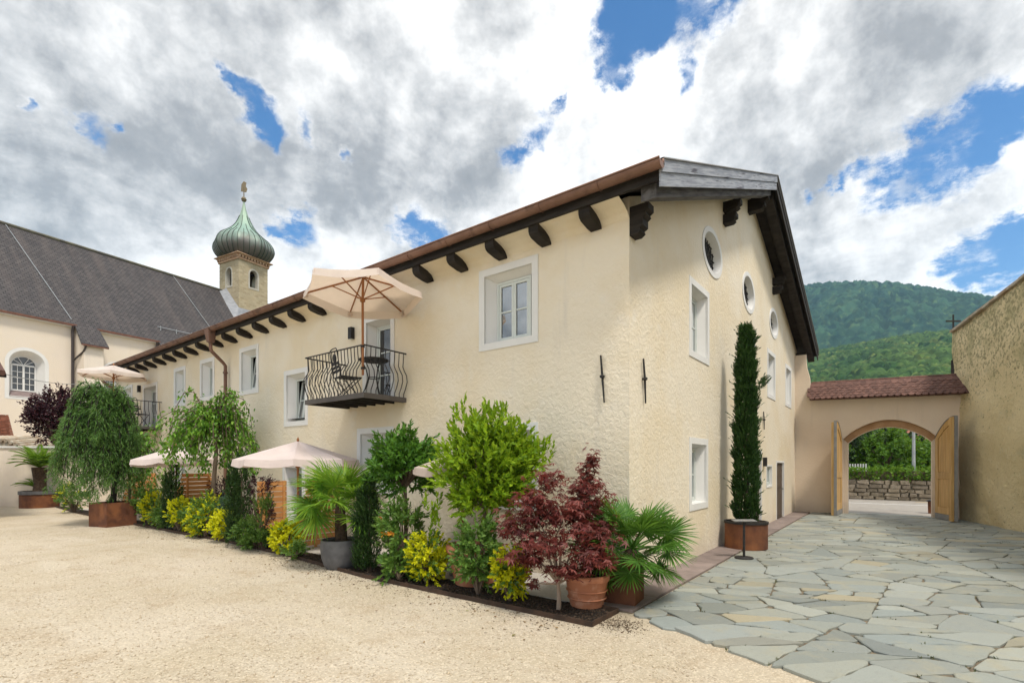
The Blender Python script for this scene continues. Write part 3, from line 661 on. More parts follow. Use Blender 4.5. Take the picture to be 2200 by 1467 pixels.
# wall anchors and lamps
def anchor(mp, s0, z0, s1, z1):
    mb = MB(); m = (s0 + s1) / 2, z0 + (z1 - z0) * .45
    mb.tube([mp(s0, .035, z0), mp(m[0], .04, m[1]), mp(s1, .035, z1)], [.013, .017, .011], 6); mb.lathe([(.0, -.03), (.034, -.015), (.036, .012), (0, .03)], 8, mp(m[0], .045, m[1]))
    mb.tube([mp(m[0], -.02, m[1]), mp(m[0], .05, m[1])], .018, 6); mb.build('wall_anchor', IRON, house)
anchor(FAC, .415, 3.24, .36, 2.57); anchor(GAB, .40, 3.21, .48, 2.58); anchor(GAB, 8.6, 3.14, 8.68, 2.66)
for mp, s, z in ((FAC, 6.22, 4.46), (FAC, 18.98, 4.45), (GAB, 8.75, 1.78), (FAC, 6.35, 1.62)):
    mb = MB(); mb.box(s - .055, s + .055, -.01, .09, z - .12, z + .12, mp); l = mb.build('wall_lamp', IRON, house)
    MB().box(s - .04, s + .04, .015, .075, z - .128, z - .1205, mp).build('lamp_lens', SASH, l)
# roof
T = .16
mb = MB(); y0, y1 = -.58, YEND + .4
for (xa, za, xb, zb) in ((-.40, Z_EAVE, RX, RZ), (RX, RZ, FX, FZ)):
    mb.add([(xa, y0, za), (xb, y0, zb), (xb, y1, zb), (xa, y1, za), (xa, y0, za - T), (xb, y0, zb - T), (xb, y1, zb - T), (xa, y1, za - T)], [(0, 1, 2, 3), (7, 6, 5, 4), (0, 4, 5, 1), (3, 2, 6, 7)])
mb.quad((-.4, y0, Z_EAVE), (-.4, y1, Z_EAVE), (-.4, y1, Z_EAVE - T), (-.4, y0, Z_EAVE - T)).quad((FX, y0, FZ), (FX, y1, FZ), (FX, y1, FZ - T), (FX, y0, FZ - T))
roof = mb.build('roof', DARKWOOD, house)
def slope_pts(xa, xb, y, dz0, dz1):
    return [(xa, y, roofz(xa) + dz0), (xb, y, roofz(xb) + dz0), (xb, y, roofz(xb) + dz1), (xa, y, roofz(xa) + dz1)]
def slope_board(name, xa, xb, ya, yb, d0, d1, mat):
    A = slope_pts(xa, xb, ya, d0, d1); B = slope_pts(xa, xb, yb, d0, d1)
    return MB().add(A + B, [(0, 1, 2, 3), (7, 6, 5, 4), (0, 4, 5, 1), (1, 5, 6, 2), (2, 6, 7, 3), (3, 7, 4, 0)]).build(name, mat, roof)
# barge boards, in lengths butted end to end
for segs, mt in (([(-.43, 2.0), (2.003, 4.6), (4.603, RX)], GREYWOOD), ([(RX + .003, 9.8), (9.803, 12.5), (12.503, FX + .02)], DARKWOOD)):
    for xa, xb in segs:
        slope_board('barge_board', xa, xb, -.625, -.583, -.125, .03, mt)
        slope_board('barge_board', xa, xb, -.608, -.584, -.30, -.128, mt)
        slope_board('verge_cap', xa, xb, -.645, -.50, .032, .047, GREYMETAL)
    a, b = segs[0][0], segs[-1][1]
    slope_board('verge_rafter', a + .12, b - .12, -.50, -.30, -.40, -.165, pmat('grey_timber', (.06, .057, .058), (.13, .125, .125), 3., .8, .5, 20., .008, shear=.4267, stretch=(.8, 4, 6)) if mt is GREYWOOD else DARKWOOD)
for k in range(3): # soffit boards of the verge
    for xa, xb in ((-.38, 3.), (3.01, RX - .01), (RX + .01, 11.), (11.01, FX - .03)):
        slope_board('soffit_board', xa, xb, -.57 + k * .19, -.57 + k * .19 + .185, -.176, -.163, DARKWOOD)
# rafter feet under the eaves
def rafter_foot(y):
    w = .085; pts = [(.0, 5.03), (-.12, 5.035), (-.30, 5.07), (-.345, 5.10), (-.365, 5.14), (-.37, 5.235), (-.05, 5.235)]
    MB().prism(pts, lambda x, z: (x, y - w, z), lambda x, z: (x, y + w, z)).build('rafter_foot', DARKWOOD, roof)
y = .5
while y < YEND: rafter_foot(y); y += .845
mb = MB(); cv = [(.0, 5.06), (-.06, 5.13), (-.16, 5.18), (-.36, 5.228)]
for p, q in zip(cv[:-1], cv[1:]): mb.quad((p[0], .0, p[1]), (q[0], .0, q[1]), (q[0], YEND, q[1]), (p[0], YEND, p[1]))
mb.build('eaves_cove', STUCCO, house, smooth=True)
MB().box(-.41, -.365, -.57, YEND + .38, 5.205, 5.262).build('eaves_board', DARKWOOD, roof)
# purlin heads through the gable
def purlin(x, zt, w=.10, gap=0, l=.36, bh=.19):
    mb = MB(); b = bh
    for k in range(2):
        z1 = zt - k * (b + gap); ll = l if k == 0 else l - .08
        pts = [(.05, z1), (-ll, z1), (-ll, z1 - b * .45), (-ll + .05, z1 - b * .6), (-ll + .035, z1 - b * .8), (-ll + .09, z1 - b), (.05, z1 - b)]
        mb.prism(pts, lambda yy, z: (x - w, yy, z), lambda yy, z: (x + w, yy, z))
    mb.build('purlin_head', DARKWOOD, roof)
purlin(.10, roofz(.10) - .42, .092, .0, .27, .195); purlin(4.78, roofz(4.78) - .42, .10, .07, .34); purlin(7.0, RZ - .44, .10, .0, .46, .15); purlin(10.1, roofz(10.1) - .42, .10, .07, .34); purlin(14.45, roofz(14.45) - .40, .10, 0, .34)
# gutter and downpipes
def halfpipe(mb, y0, y1, xc, zc, r, n=10):
    ps = [(xc + r * math.cos(math.pi + math.pi * k / n), zc + r * math.sin(math.pi + math.pi * k / n)) for k in range(n + 1)]
    for k in range(n): mb.quad((ps[k][0], y0, ps[k][1]), (ps[k + 1][0], y0, ps[k + 1][1]), (ps[k + 1][0], y1, ps[k + 1][1]), (ps[k][0], y1, ps[k][1]))
    mb.add([(p[0], y0, p[1]) for p in ps], [tuple(range(n + 1))]); mb.add([(p[0], y1, p[1]) for p in ps], [tuple(range(n + 1))])
mb = MB(); halfpipe(mb, -.64, YEND + .35, -.485, 5.385, .085); mb.tube([(-.572, -.64, 5.39), (-.572, YEND + .35, 5.39)], .014, 6); mb.box(-.43, -.40, -.64, YEND + .3, 5.36, 5.455)
gut = mb.build('gutter', COPPER, roof, smooth=True)
for k in range(24):
    yy = .2 + k * .92; m2 = MB(); ps = [(-.485 + .091 * math.cos(math.pi + math.pi * j / 8), yy, 5.385 + .091 * math.sin(math.pi + math.pi * j / 8)) for j in range(9)]
    m2.tube(ps, .008, 5); m2.build('gutter_bracket', COPPER, roof)
mb = MB(); mb.add([(-.60, 11.80, 5.36), (-.36, 11.80, 5.36), (-.36, 12.06, 5.36), (-.60, 12.06, 5.36), (-.55, 11.85, 5.02), (-.41, 11.85, 5.02), (-.41, 12.01, 5.02), (-.55, 12.01, 5.02)], [(0, 1, 5, 4), (1, 2, 6, 5), (2, 3, 7, 6), (3, 0, 4, 7), (4, 5, 6, 7)])
mb.tube([(-.48, 11.93, 5.04), (-.48, 11.93, 4.86), (-.45, 11.93, 4.78), (-.16, 11.93, 4.52), (-.10, 11.93, 4.44), (-.10, 11.93, 4.2), (-.10, 11.93, .04)], .045, 10)
dp = mb.build('downpipe', COPPER, house, smooth=False)
for z in (4.25, 2.6, 1.0): MB().lathe([(.054, -.02), (.064, -.02), (.064, .02), (.054, .02)], 10, (-.10, 11.93, z)).build('pipe_clip', COPPER, dp)
mb = MB(); mb.tube([(-.48, 21.6, 5.3), (-.48, 21.6, 5.0), (-.44, 21.55, 4.9), (-.14, 21.5, 4.66), (-.10, 21.5, 4.55), (-.10, 21.5, .04)], .055, 10)
mb.build('downpipe', COPPER, house)
mb = MB(); mb.tube([(-.10, 21.5, 3.98), (-.3, 21.75, 4.12), (-.75, 22.1, 4.30), (-1.0, 22.2, 4.42)], [.07, .075, .075, .085], 10); mb.build('rain_spout', COPPER, house)

# balconies (part of the house)
def balcony(ya, yb):
    zt = 2.975; X = -.97
    mb = MB(); mb.box(X, 0, ya, ya + .03, zt - .09, zt); mb.box(X, 0, yb - .03, yb, zt - .09, zt); mb.box(X, X + .03, ya + .03, yb - .03, zt - .09, zt)
    mb.box(X + .03, 0, ya + .03, yb - .03, zt - .035, zt - .008)
    b = mb.build('balcony', BRONZE, house)
    n = 7
    for k in range(n):
        yy = ya + .08 + (yb - ya - .16) * k / (n - 1); MB().box(X + .032, -.004, yy - .02, yy + .02, zt - .088, zt - .037).build('floor_joist', DARKWOOD, b)
    zr = 3.81; out = .07
    mb = MB(); mb.tube([(0, ya + .01, zr), (X + .01, ya + .01, zr), (X + .01, yb - .01, zr), (0, yb - .01, zr)], .014, 6)
    mb.build('handrail', IRON, b)
    def bal(px, py, nx, ny, me={}):
        prof = [(0, 0), (.0, .06), (.055, .16), (.10, .28), (.085, .40), (.02, .50), (-.022, .58), (-.01, .68), (0, .835)]
        MB().tube([(px + nx * o, py + ny * o, zt + z) for o, z in prof], .0085, 5).build('baluster', IRON, b)
    m = int((yb - ya) / .098)
    for k in range(1, m): bal(X + .012, ya + (yb - ya) * k / m, -1, 0)
    for k in range(0, 9):
        px = -.06 - k * .107; bal(px, ya + .012, 0, -1); bal(px, yb - .012, 0, 1)
    return b
balcony(4.54, 6.43); balcony(16.9, 19.0)

# ------------------------------------------------------------------ gate wall between house and old wall
gate = root('gate_wall', 'plastered archway wall with red tiled coping and open oak gates', 'gateway', (14.2, -.1, 0))
gx = 14.2; GY0, GY1 = -1.46, -3.92       # opening
def G(y, x, z): return (x - 14.2, y + .1, z)
def arch(ya, yb, zs, zc, n=14):
    pts = []
    for i in range(n + 1):
        t = i / n; pts.append((ya + (yb - ya) * t, zs + (zc - zs) * (1 - (2 * t - 1) ** 2) ** .62 if False else zs + (zc - zs) * math.sin(math.pi * t) ** .8))
    return pts
ZT0, ZT1 = 4.0, 3.86
def ztop(y): return ZT0 + (ZT1 - ZT0) * (y + .1) / (-4.6 + .1)
def wall_layer(name, x0, x1, a0, a1, zs, zc, mat, scroll):
    ar = arch(a0, a1, zs, zc)
    left = [(.0, 0), (a0, 0)] + ar + [(a1, 0), (-4.75, 0), (-4.75, ztop(-4.75))]
    if scroll: left += [(-.47, 4.02), (-.47, 4.62), (-.46, 4.78), (-.42, 4.95), (-.37, 5.15), (-.35, 5.4), (-.35, 5.62), (0, 5.62)]
    else: left += [(-.40, 4.02), (.0, 4.02)]
    return MB().prism(left, lambda y, z: G(y, x0, z), lambda y, z: G(y, x1, z)).build(name, mat, gate)
wall_layer('wall', 14.2, 14.36, GY0, GY1, 2.58, 3.18, STUCCO_FINE, True)
wall_layer('wall', 14.362, 14.75, GY0 - .12, GY1 + .12, 2.44, 2.95, STUCCO_FINE, False)
# stone arch ring in the rebate
mb = MB(); A = arch(GY0, GY1, 2.58, 3.175); B = arch(GY0 - .12, GY1 + .12, 2.44, 2.95)
for i in range(len(A) - 1):
    mb.add([G(A[i][0], 14.352, A[i][1]), G(A[i + 1][0], 14.352, A[i + 1][1]), G(B[i + 1][0], 14.352, B[i + 1][1]), G(B[i][0], 14.352, B[i][1])], [(0, 1, 2, 3)])
mb.build('arch_soffit', pmat('arch_plaster', (.42, .24, .12), (.50, .31, .17), 3., .9), gate)
# tiled coping: fish-scale tiles
def tile_mesh():
    w, L, t = .172, .29, .03; pts = [(-w / 2, 0), (w / 2, 0), (w / 2, -L * .62)] + [(w / 2 * math.cos(a), -L * .62 - L * .38 * math.sin(a)) for a in np.linspace(.35, math.pi - .35, 5)] + [(-w / 2, -L * .62)]
    return MB().prism(pts, lambda x, y: (x, y, 0), lambda x, y: (x, y, t)).mesh('roof_tile', TILE)
tm_ = tile_mesh()
ex, ez0, rx_, dzr = 13.82, 3.97, 14.47, .62
mbr = MB(); yl, yr = -.49, -4.72
def cop(y, x, side=1): return G(y, x, ztop(y) - .02 + (x - ex) / (rx_ - ex) * dzr if x <= rx_ else ztop(y) - .02 + (15.12 - x) / (15.12 - rx_) * dzr)
mbr.quad(cop(yl, ex), cop(yr, ex), cop(yr, rx_), cop(yl, rx_)).quad(cop(yl, rx_), cop(yr, rx_), cop(yr, 15.12), cop(yl, 15.12)).quad(cop(yl, ex), cop(yr, ex), cop(yr, 15.12), cop(yl, 15.12))
mbr.add([cop(yl, ex), cop(yl, rx_), cop(yl, 15.12)], [(0, 1, 2)])
coping = mbr.build('tiled_coping', TILE, gate)
ang = math.atan2(dzr, rx_ - ex); rows = 6; slope = math.hypot(dzr, rx_ - ex)
tilt = math.atan2(ZT1 - ZT0, -4.5)
for r in range(rows):
    d = .145 + r * (slope - .1) / rows * 1.0 + .09
    d = min(d, slope + .03)
    n = 25
    for k in range(n + (r % 2)):
        y = yl - (k + (.5 if r % 2 == 0 else 0.0)) * (yl - yr) / n
        o = link('roof_tile', tm_, coping); xx = ex - .03 + d * math.cos(ang); zz = ztop(y) - .02 + d * math.sin(ang) + .018 - .02
        up = Vector((-math.sin(ang), 0, math.cos(ang))); dn = Vector((math.cos(ang), 0, math.sin(ang))); lat = dn.cross(up)
        M = Matrix((lat, dn, up)).transposed().to_4x4(); M.translation = Vector(G(y, xx, zz)) + up * (.004 + random.uniform(0, .006))
        o.matrix_local = M @ Matrix.Rotation(R_(-4.5 + random.uniform(-.8, .8)), 4, 'X') @ Matrix.Rotation(R_(random.uniform(-1.5, 1.5)), 4, 'Z')
for k in range(12):
    ya = yl - k * (yl - yr) / 12; yb = yl - (k + 1) * (yl - yr) / 12 - .03
    p = [Vector(cop(y, rx_)) + Vector((0, 0, .0)) for y in (ya, yb)]
    MB().tube(p, [.075, .082], 10).build('ridge_tile', TILE, coping)
# gate leaves
def leaf(hinge, rz, mirror, L=1.2):
    g = bpy.data.objects.new('gate_leaf', None); COL.objects.link(g); g.parent = gate
    g.location = (hinge[0] - 14.2, hinge[1] + .1, .05); g.rotation_euler = (0, 0, rz)
    zt = lambda x: 2.48 + .58 * math.sin(min(x / L, 1) * math.pi / 2) ** .9
    s = mirror
    def P(poly, y0, y1, name, mat):
        MB().prism(poly, lambda x, z: (x, s * y0, z), lambda x, z: (x, s * y1, z)).build(name, mat, g)
    st = .17
    P([(0, .16), (st, .16), (st, zt(st)), (0, zt(0))], 0, .07, 'stile', OAK)
    P([(L - st, .16), (L, .16), (L, zt(L)), (L - st * .5, zt(L - st * .5)), (L - st, zt(L - st))], 0, .07, 'stile', OAK)
    xs = np.linspace(st, L - st, 6)
    P([(st, 1.22), (L - st, 1.22), (L - st, 1.42), (st, 1.42)], 0, .07, 'rail', OAK)
    P([(st, .16), (L - st, .16), (L - st, .36), (st, .36)], 0, .07, 'rail', OAK)
    P([(x, zt(x) - .19) for x in xs] + [(x, zt(x)) for x in xs[::-1]], 0, .07, 'rail', OAK)
    P([(-.0, 0.), (L, 0.), (L, .155), (0, .155)], -.005, .08, 'kick_board', GREYMETAL)
    nb = 6
    for k in range(nb):
        x0 = st + k * (L - 2 * st) / nb + .004; x1 = st + (k + 1) * (L - 2 * st) / nb - .004
        P([(x0, 1.425), (x1, 1.425), (x1, zt(x1) - .195), (x0, zt(x0) - .195)], .02, .05, 'panel_board', OAK)
        P([(x0, .365), (x1, .365), (x1, 1.215), (x0, 1.215)], .02, .05, 'panel_board', OAK)
    P([(L + .003, .0), (L + .04, .0), (L + .04, zt(L)), (L + .003, zt(L))], 0, .08, 'edge_strip', GREYMETAL)
    P([(L - .12, .0), (L + .02, .0), (L + .02, zt(L) - .02), (L - .12, zt(L - .12) - .02)], .083, .15, 'edge_strip', OAK)
    xs2 = np.linspace(0, L, 9)
    P([(x, zt(x) + .003) for x in xs2] + [(x, zt(x) + .022) for x in xs2[::-1]], -.01, .085, 'top_strip', GREYMETAL)
    for z in (.55, 2.1): MB().tube([(0.0, s * .04, z - .1), (0., s * .04, z + .1)], .025, 8).build('hinge', IRON, g)
    return g
leaf((14.17, GY0 + .03), R_(180 - 3.), -1, 1.16)
leaf((14.17, GY1 - .02), R_(180 + 19.), -1, 1.16)

# ------------------------------------------------------------------ old wall on the right
old = root('old_wall', 'tall rough ochre plaster wall with sloping top beside the gateway', 'wall', (14.3, -4.42, 0))
od_ = Vector((-.955, -.296, 0)); on = Vector((-.296, .955, 0))
def OW(s, o, z): return od_ * s + on * o + Vector((0, 0, z))
def oz(s): return 5.92 + .115 * s if s < 12 else 5.92 + .115 * 12
from mathutils import noise as mnoise
ns, nz_ = 150, 60
V = []; Fq = []
for i in range(ns + 1):
    s = 22 * (i / ns) ** 1.15
    for j in range(nz_ + 1):
        z = oz(s) * j / nz_
        o = mnoise.fractal(Vector((s * .9, z * .9, 3.1)), 1., 2., 5) * .05 + mnoise.noise(Vector((s * 4.5, z * 4.5, 8))) * .014
        if j == nz_: o -= .03; z += mnoise.noise(Vector((s * 3, 0, 1))) * .04
        V.append(OW(s + (mnoise.noise(Vector((0, z * 1.3, 5))) * .03 - .18 - .2 * min(1, max(0, (z - 4) / 1.6)) if i == 0 else 0), o, z))
for i in range(ns):
    for j in range(nz_): a = i * (nz_ + 1) + j; Fq.append((a, a + nz_ + 1, a + nz_ + 2, a + 1))
mbw = MB().add(V, Fq); mbw.build('wall_face', OLD_PLASTER, old, smooth=True)
mb = MB(); mb.prism([(-.12, 0), (22, 0), (22, oz(22)), (12, oz(12)), (-.3, oz(0) - .05), (-.28, 5.2), (-.12, 4.)], lambda s, z: OW(s, -.55, z), lambda s, z: OW(s, -.05, z)); mb.build('wall_core', OLD_PLASTER, old)
s = -.3
cope = pmat('coping_mortar', (.50, .45, .36), (.36, .26, .17), 4., .9, .6, 20., .02, objrand=.3)
while s < 21.5:
    L = random.uniform(.5, .9); p0 = OW(s - .03, -.25, oz(s) + .0); p1 = OW(s + L - .02, -.25, oz(s + L) + .0)
    MB().bar(p0, p1, .66 + random.uniform(-.03, .03), .07).build('coping_stone', cope, old); s += L
cr = root('wayside_cross', 'dark iron cross standing above the end of the ochre wall', 'cross', (*at(2048, 17.2), 0))
mb = MB(); z0 = 1.7 + (998 - 712) / 1086 * 17.2; z1 = 1.7 + (998 - 676) / 1086 * 17.2
mb.bar((0, 0, z0 - 1.), (0, 0, z1), .05, .05, (0, 1, 0)); mb.build('upright', IRON, cr)
r2 = Vector((RT[0], RT[1], 0)) * .24; za = z1 - .22
MB().bar(-r2 + Vector((0, 0, za)), r2 + Vector((0, 0, za)), .045, .05).build('cross_arm', IRON, cr)
MB().bar((0, 0, 0), (0, 0, z0 - .98), .12, .12, (0, 1, 0)).build('post', DARKWOOD, cr)

# ------------------------------------------------------------------ across the road
fw_ = root('roadside_wall', 'low field stone wall with a hedge on top across the road', 'wall', (23.75, 0, 0))
rg = np.random.default_rng(31)
y = -9.; z = 0.; cnt = 0
rowsz = [0, .17, .36, .55, .75, .96]
for r in range(5):
    y = -8.0 + rg.uniform(-.2, .2)
    while y < 3.2:
        L = rg.uniform(.22, .62); h = rowsz[r + 1] - rowsz[r]
        pts = [(y + .012 + rg.uniform(0, .03), rowsz[r] + .008 + rg.uniform(0, .02)), (y + L - .012 - rg.uniform(0, .03), rowsz[r] + .008 + rg.uniform(0, .02)), (y + L - .012 - rg.uniform(0, .03), rowsz[r] + h - .008 - rg.uniform(0, .02)), (y + .012 + rg.uniform(0, .03), rowsz[r] + h - .008 - rg.uniform(0, .02))]
        pts = [(p[0] + rg.normal(0, .018), max(.005, p[1] + rg.normal(0, .022))) for p in pts]; o = rg.uniform(0, .045); c = np.mean(pts, 0); inn = [(p[0] + (c[0] - p[0]) * .14, p[1] + (c[1] - p[1]) * .16) for p in pts]
        vs = [(.05, p[0], p[1]) for p in pts] + [(-.01 - o, p[0], p[1]) for p in pts] + [(-.035 - o, p[0], p[1]) for p in inn]
        fs = [(i, (i + 1) % 4, (i + 1) % 4 + 4, i + 4) for i in range(4)] + [(i + 4, (i + 1) % 4 + 4, (i + 1) % 4 + 8, i + 8) for i in range(4)] + [(8, 9, 10, 11)]
        MB().add(vs, fs).build('stone', FIELDSTONE, fw_); y += L; cnt += 1
MB().box(.03, .45, -9, 4, 0, .93).build('wall_core', pmat('wall_mortar', (.22, .19, .14), (.14, .12, .085), 5., .95, .6, 30., .03), fw_)
lp = root('lamp_post', 'slim grey metal lamp post seen through the open gateway', 'lamp post', (*at(1963, 24.0), 0))
MB().tube([(0, 0, 0), (0, 0, 1.), (0, 0, 4.3)], [.085, .075, .055], 12).build('pole', GALV, lp)
MB().lathe([(.0, .22), (.16, .16), (.13, -.04), (.06, -.06)], 12, (0, 0, 4.3)).build('lamp_head', GALV, lp)
bo = root('waste_bin', 'brown bollard shaped bin beside the gate opening', 'bin', (*at(2001, 17.6), 0))
MB().lathe([(.0, 0), (.09, 0), (.1, .42), (.0, .42)], 12).build('bin_body', RUST, bo); MB().lathe([(0, .43), (.15, .43), (.16, .455), (.05, .49), (0, .49)], 12).build('bin_lid', IRON, bo)
wg = root('garden_gate', 'small white picket gate panel behind the hedge', 'gate', (*at(1838, 27.), 0), R_(80))
for k in range(9): MB().box(-.5 + k * .12, -.44 + k * .12, -.015, .015, .3, 1.75).build('picket', WHITE, wg)
MB().box(-.5, .53, .018, .05, .6, .68).build('rail', WHITE, wg); MB().box(-.5, .53, .018, .05, 1.45, 1.53).build('rail', WHITE, wg)
rh = root('far_house', 'house with a red tiled roof among trees beyond the gateway', 'house', (*at(2035, 52), 0), R_(25))
MB().box(-6, 6, -4, 4, 0, 3.2).build('wall', CHURCH_PLASTER, rh)
mb = MB(); mb.add([(-6.5, -4.6, 3.1), (6.5, -4.6, 3.1), (6.5, 0, 5.9), (-6.5, 0, 5.9), (6.5, 4.6, 3.1), (-6.5, 4.6, 3.1)], [(0, 1, 2, 3), (3, 2, 4, 5), (0, 3, 5), (1, 4, 2)]); mb.build('roof', REDROOF, rh)
for k in (-3.5, 0, 3.5):
    w = MB().box(k - .5, k + .5, -4.05, -4.0, 1.2, 2.5).build('window', SASH, rh); MB().box(k - .42, k + .42, -4.07, -4.052, 1.28, 2.42).build('pane', DARKGLASS, w)

# ------------------------------------------------------------------ church and tower
P0 = (.7491, 40.5087); CR = R_(8.736)
church = root('church', 'pale plastered church with a long steep dark slate roof and buttresses', 'church', (*P0, 0), CR)
EZ, RGZ, HW = 11.33, 18.44, 6.; TL, TR_ = -14., 24.
CW = lambda s, o, z: (s, -o, z)
def archpts(c, w, zb, zs, rise, n=14):
    return [(c - w, zb), (c + w, zb)] + [(c + w * math.cos(math.pi * i / n), zs + rise * math.sin(math.pi * i / n)) for i in range(n + 1)]
WINS = [(-.36, 5.95, 8.05), (4.55, 5.95, 8.05), (-6.2, 5.95, 8.05), (10.3, 5.95, 8.05)]
loops = [[(TL, 0), (TR_, 0), (TR_, EZ), (TL, EZ)]] + [archpts(c, .86, zb, zs, .78) for c, zb, zs in WINS]
MB().sheet(loops, lambda s, z: (s, 0, z)).build('wall', CHURCH_PLASTER, church)
mb = MB(); mb.quad((TL, 0, 0), (TL, 12, 0), (TL, 12, EZ), (TL, 0, EZ)).quad((TR_, 0, 0), (TR_, 12, 0), (TR_, 12, EZ), (TR_, 0, EZ)).quad((TL, 12, 0), (TR_, 12, 0), (TR_, 12, EZ), (TL, 12, EZ))
for xx in (TL, TR_): mb.add([(xx, 0, EZ), (xx, 12, EZ), (xx, 6, RGZ - .1)], [(0, 1, 2)])
mb.build('wall', CHURCH_PLASTER, church)
for c, zb, zs in WINS:
    mb = MB(); E = archpts(c, 1.05, zb - .2, zs, .98); A = archpts(c, .86, zb, zs, .78); I = archpts(c - .02, .60, zb + .38, zs - .1, .56); n = len(E)
    for i in range(n):
        j = (i + 1) % n
        mb.quad(CW(E[i][0], .012, E[i][1]), CW(E[j][0], .012, E[j][1]), CW(A[j][0], .012, A[j][1]), CW(A[i][0], .012, A[i][1]))
        if i != 0: mb.quad(CW(A[i][0], .012, A[i][1]), CW(A[j][0], .012, A[j][1]), CW(I[j][0], -.55, I[j][1]), CW(I[i][0], -.55, I[i][1]))
    w = mb.build('arched_window', WHITE, church)
    MB().quad(CW(A[0][0], .03, A[0][1] - .05), CW(A[1][0], .03, A[1][1] - .05), CW(I[1][0], -.55, I[1][1]), CW(I[0][0], -.55, I[0][1])).build('sill', pmat('sill_slate', (.20, .15, .14), (.26, .2, .19), 5., .8), w)
    MB().add([CW(p[0], -.56, p[1]) for p in I], [tuple(range(n))]).build('pane', DARKGLASS, w)
    mb = MB(); zi = zs - .1
    for q in range(n - 1):
        if q >= 2: mb.bar(CW(I[q][0], -.54, I[q][1]), CW(I[q + 1][0], -.54, I[q + 1][1]), .09, .05)
    b0 = zb + .38
    mb.box(c - .62, c - .55, .50, .56, b0, zi); mb.box(c + .51, c + .58, .50, .56, b0, zi); mb.box(c - .55, c + .51, .50, .56, b0, b0 + .08)
    mb.box(c - .07, c + .03, .50, .56, b0 + .08, zi - .05); mb.box(c - .55, c + .51, .50, .56, zi - .05, zi + .05)
    for k in range(1, 4): zq = b0 + .08 + (zi - b0 - .13) * k / 4; mb.box(c - .55, c + .51, .515, .545, zq - .015, zq + .015)
    for xq in (-.31, .27): mb.box(c + xq - .015, c + xq + .015, .515, .545, b0 + .08, zi - .05)
    for a in (.6, 1.1, 2.05, 2.55): mb.bar(CW(c - .02, -.53, zi), CW(c - .02 + .56 * math.cos(a), -.53, zi + .52 * math.sin(a)), .03, .03)
    mb.build('window_bars', WHITE, w)
sl = (RGZ - EZ) / HW
mb = MB(); ov = .3
mb.quad((TL - .3, -ov, EZ - sl * ov), (TR_ + .3, -ov, EZ - sl * ov), (TR_ + .3, HW, RGZ), (TL - .3, HW, RGZ)).quad((TL - .3, 12 + ov, EZ - sl * ov), (TR_ + .3, 12 + ov, EZ - sl * ov), (TR_ + .3, HW, RGZ), (TL - .3, HW, RGZ))
mb.quad((TL - .3, -ov, EZ - sl * ov - .08), (TR_ + .3, -ov, EZ - sl * ov - .08), (TR_ + .3, 0.1, EZ + .02), (TL - .3, .1, EZ + .02)).quad((TL - .3, -ov, EZ - sl * ov - .08), (TR_ + .3, -ov, EZ - sl * ov - .08), (TR_ + .3, -ov, EZ - sl * ov), (TL - .3, -ov, EZ - sl * ov))
croof = mb.build('roof', SLATE, church)
MB().tube([(TL - .3, HW, RGZ + .02), (TR_ + .3, HW, RGZ + .02)], .13, 8).build('ridge_cap', pmat('ridge_moss', (.16, .15, .10), (.10, .095, .08), 2., .9), croof)
EAVB = pmat('brown_eaves', (.20, .09, .06), (.14, .07, .05), 5., .7)
BUT = [(2.05, 3.15), (7.15, 8.15), (-5.2 + .2, -3.9)]
edges = [TL] + [v for b in sorted(BUT) for v in b] + [TR_]
for i in range(0, len(edges), 2):
    a, b = edges[i] + .02, edges[i + 1] - .02
    MB().box(a, b, -.36, -.28, EZ - sl * ov - .10, EZ - sl * ov + .03).build('gutter', EAVB, croof)
    MB().box(a, b, -.26, -.004, EZ - .50, EZ - .36).build('cornice', WHITE, church)
for (a, b) in BUT:
    D = 1.25
    mb = MB(); mb.prism([(0.01, 0), (-D, 0), (-D, EZ - sl * D - .1), (0.01, EZ - .1)], lambda yy, z: (a, yy, z), lambda yy, z: (b, yy, z)); bt = mb.build('buttress', CHURCH_PLASTER, church)
    dd_ = D + .22
    MB().add([(a - .12, -.25, EZ - sl * .25 + .02), (b + .12, -.25, EZ - sl * .25 + .02), (b + .22, -dd_, EZ - sl * dd_ + .05), (a - .22, -dd_, EZ - sl * dd_ + .05), (a - .12, -.25, EZ - sl * .25 - .1), (b + .12, -.25, EZ - sl * .25 - .1), (b + .22, -dd_, EZ - sl * dd_ - .06), (a - .22, -dd_, EZ - sl * dd_ - .06)], [(0, 1, 2, 3), (4, 7, 6, 5), (0, 3, 7, 4), (1, 5, 6, 2), (3, 2, 6, 7)]).build('buttress_roof', SLATE, bt)
    MB().box(a - .2, b + .2, -dd_ - .05, -dd_ + .02, EZ - sl * dd_ - .09, EZ - sl * dd_ - .0).build('gutter', EAVB, bt)
    p = MB(); p.tube([(a - .18, -.30, EZ - .4), (a - .18, -.16, EZ - .8), (a - .18, -.16, 0.2)], .09, 8); p.build('downpipe', pmat('dark_pipe', (.06, .05, .048), rough=.6), church)
    p = MB(); p.tube([(a + .05, -dd_, EZ - sl * dd_ - .1), (a - .0, -dd_ + .25, EZ - sl * dd_ - .45), (a - .18, -.2, EZ - sl * dd_ - 1.0)], .06, 6); p.build('downpipe', MATS['dark_pipe'], bt)
    MB().box(a + .2, b + .35, -D - .12, -D + .05, 6.75, 6.95).build('ledge_stone', GREYMETAL, bt)
for k in range(5):
    xk = 7.6 + k * 1.15; yk = .62; MB().box(xk, xk + .05, yk - .02, yk + .02, EZ + sl * yk - .05, EZ + sl * yk + .32).build('snow_guard_post', GALV, croof)
MB().tube([(7.4, .6, EZ + sl * .6 + .25), (13.4, .6, EZ + sl * .6 + .25)], .03, 5).build('snow_guard_rail', GALV, croof)
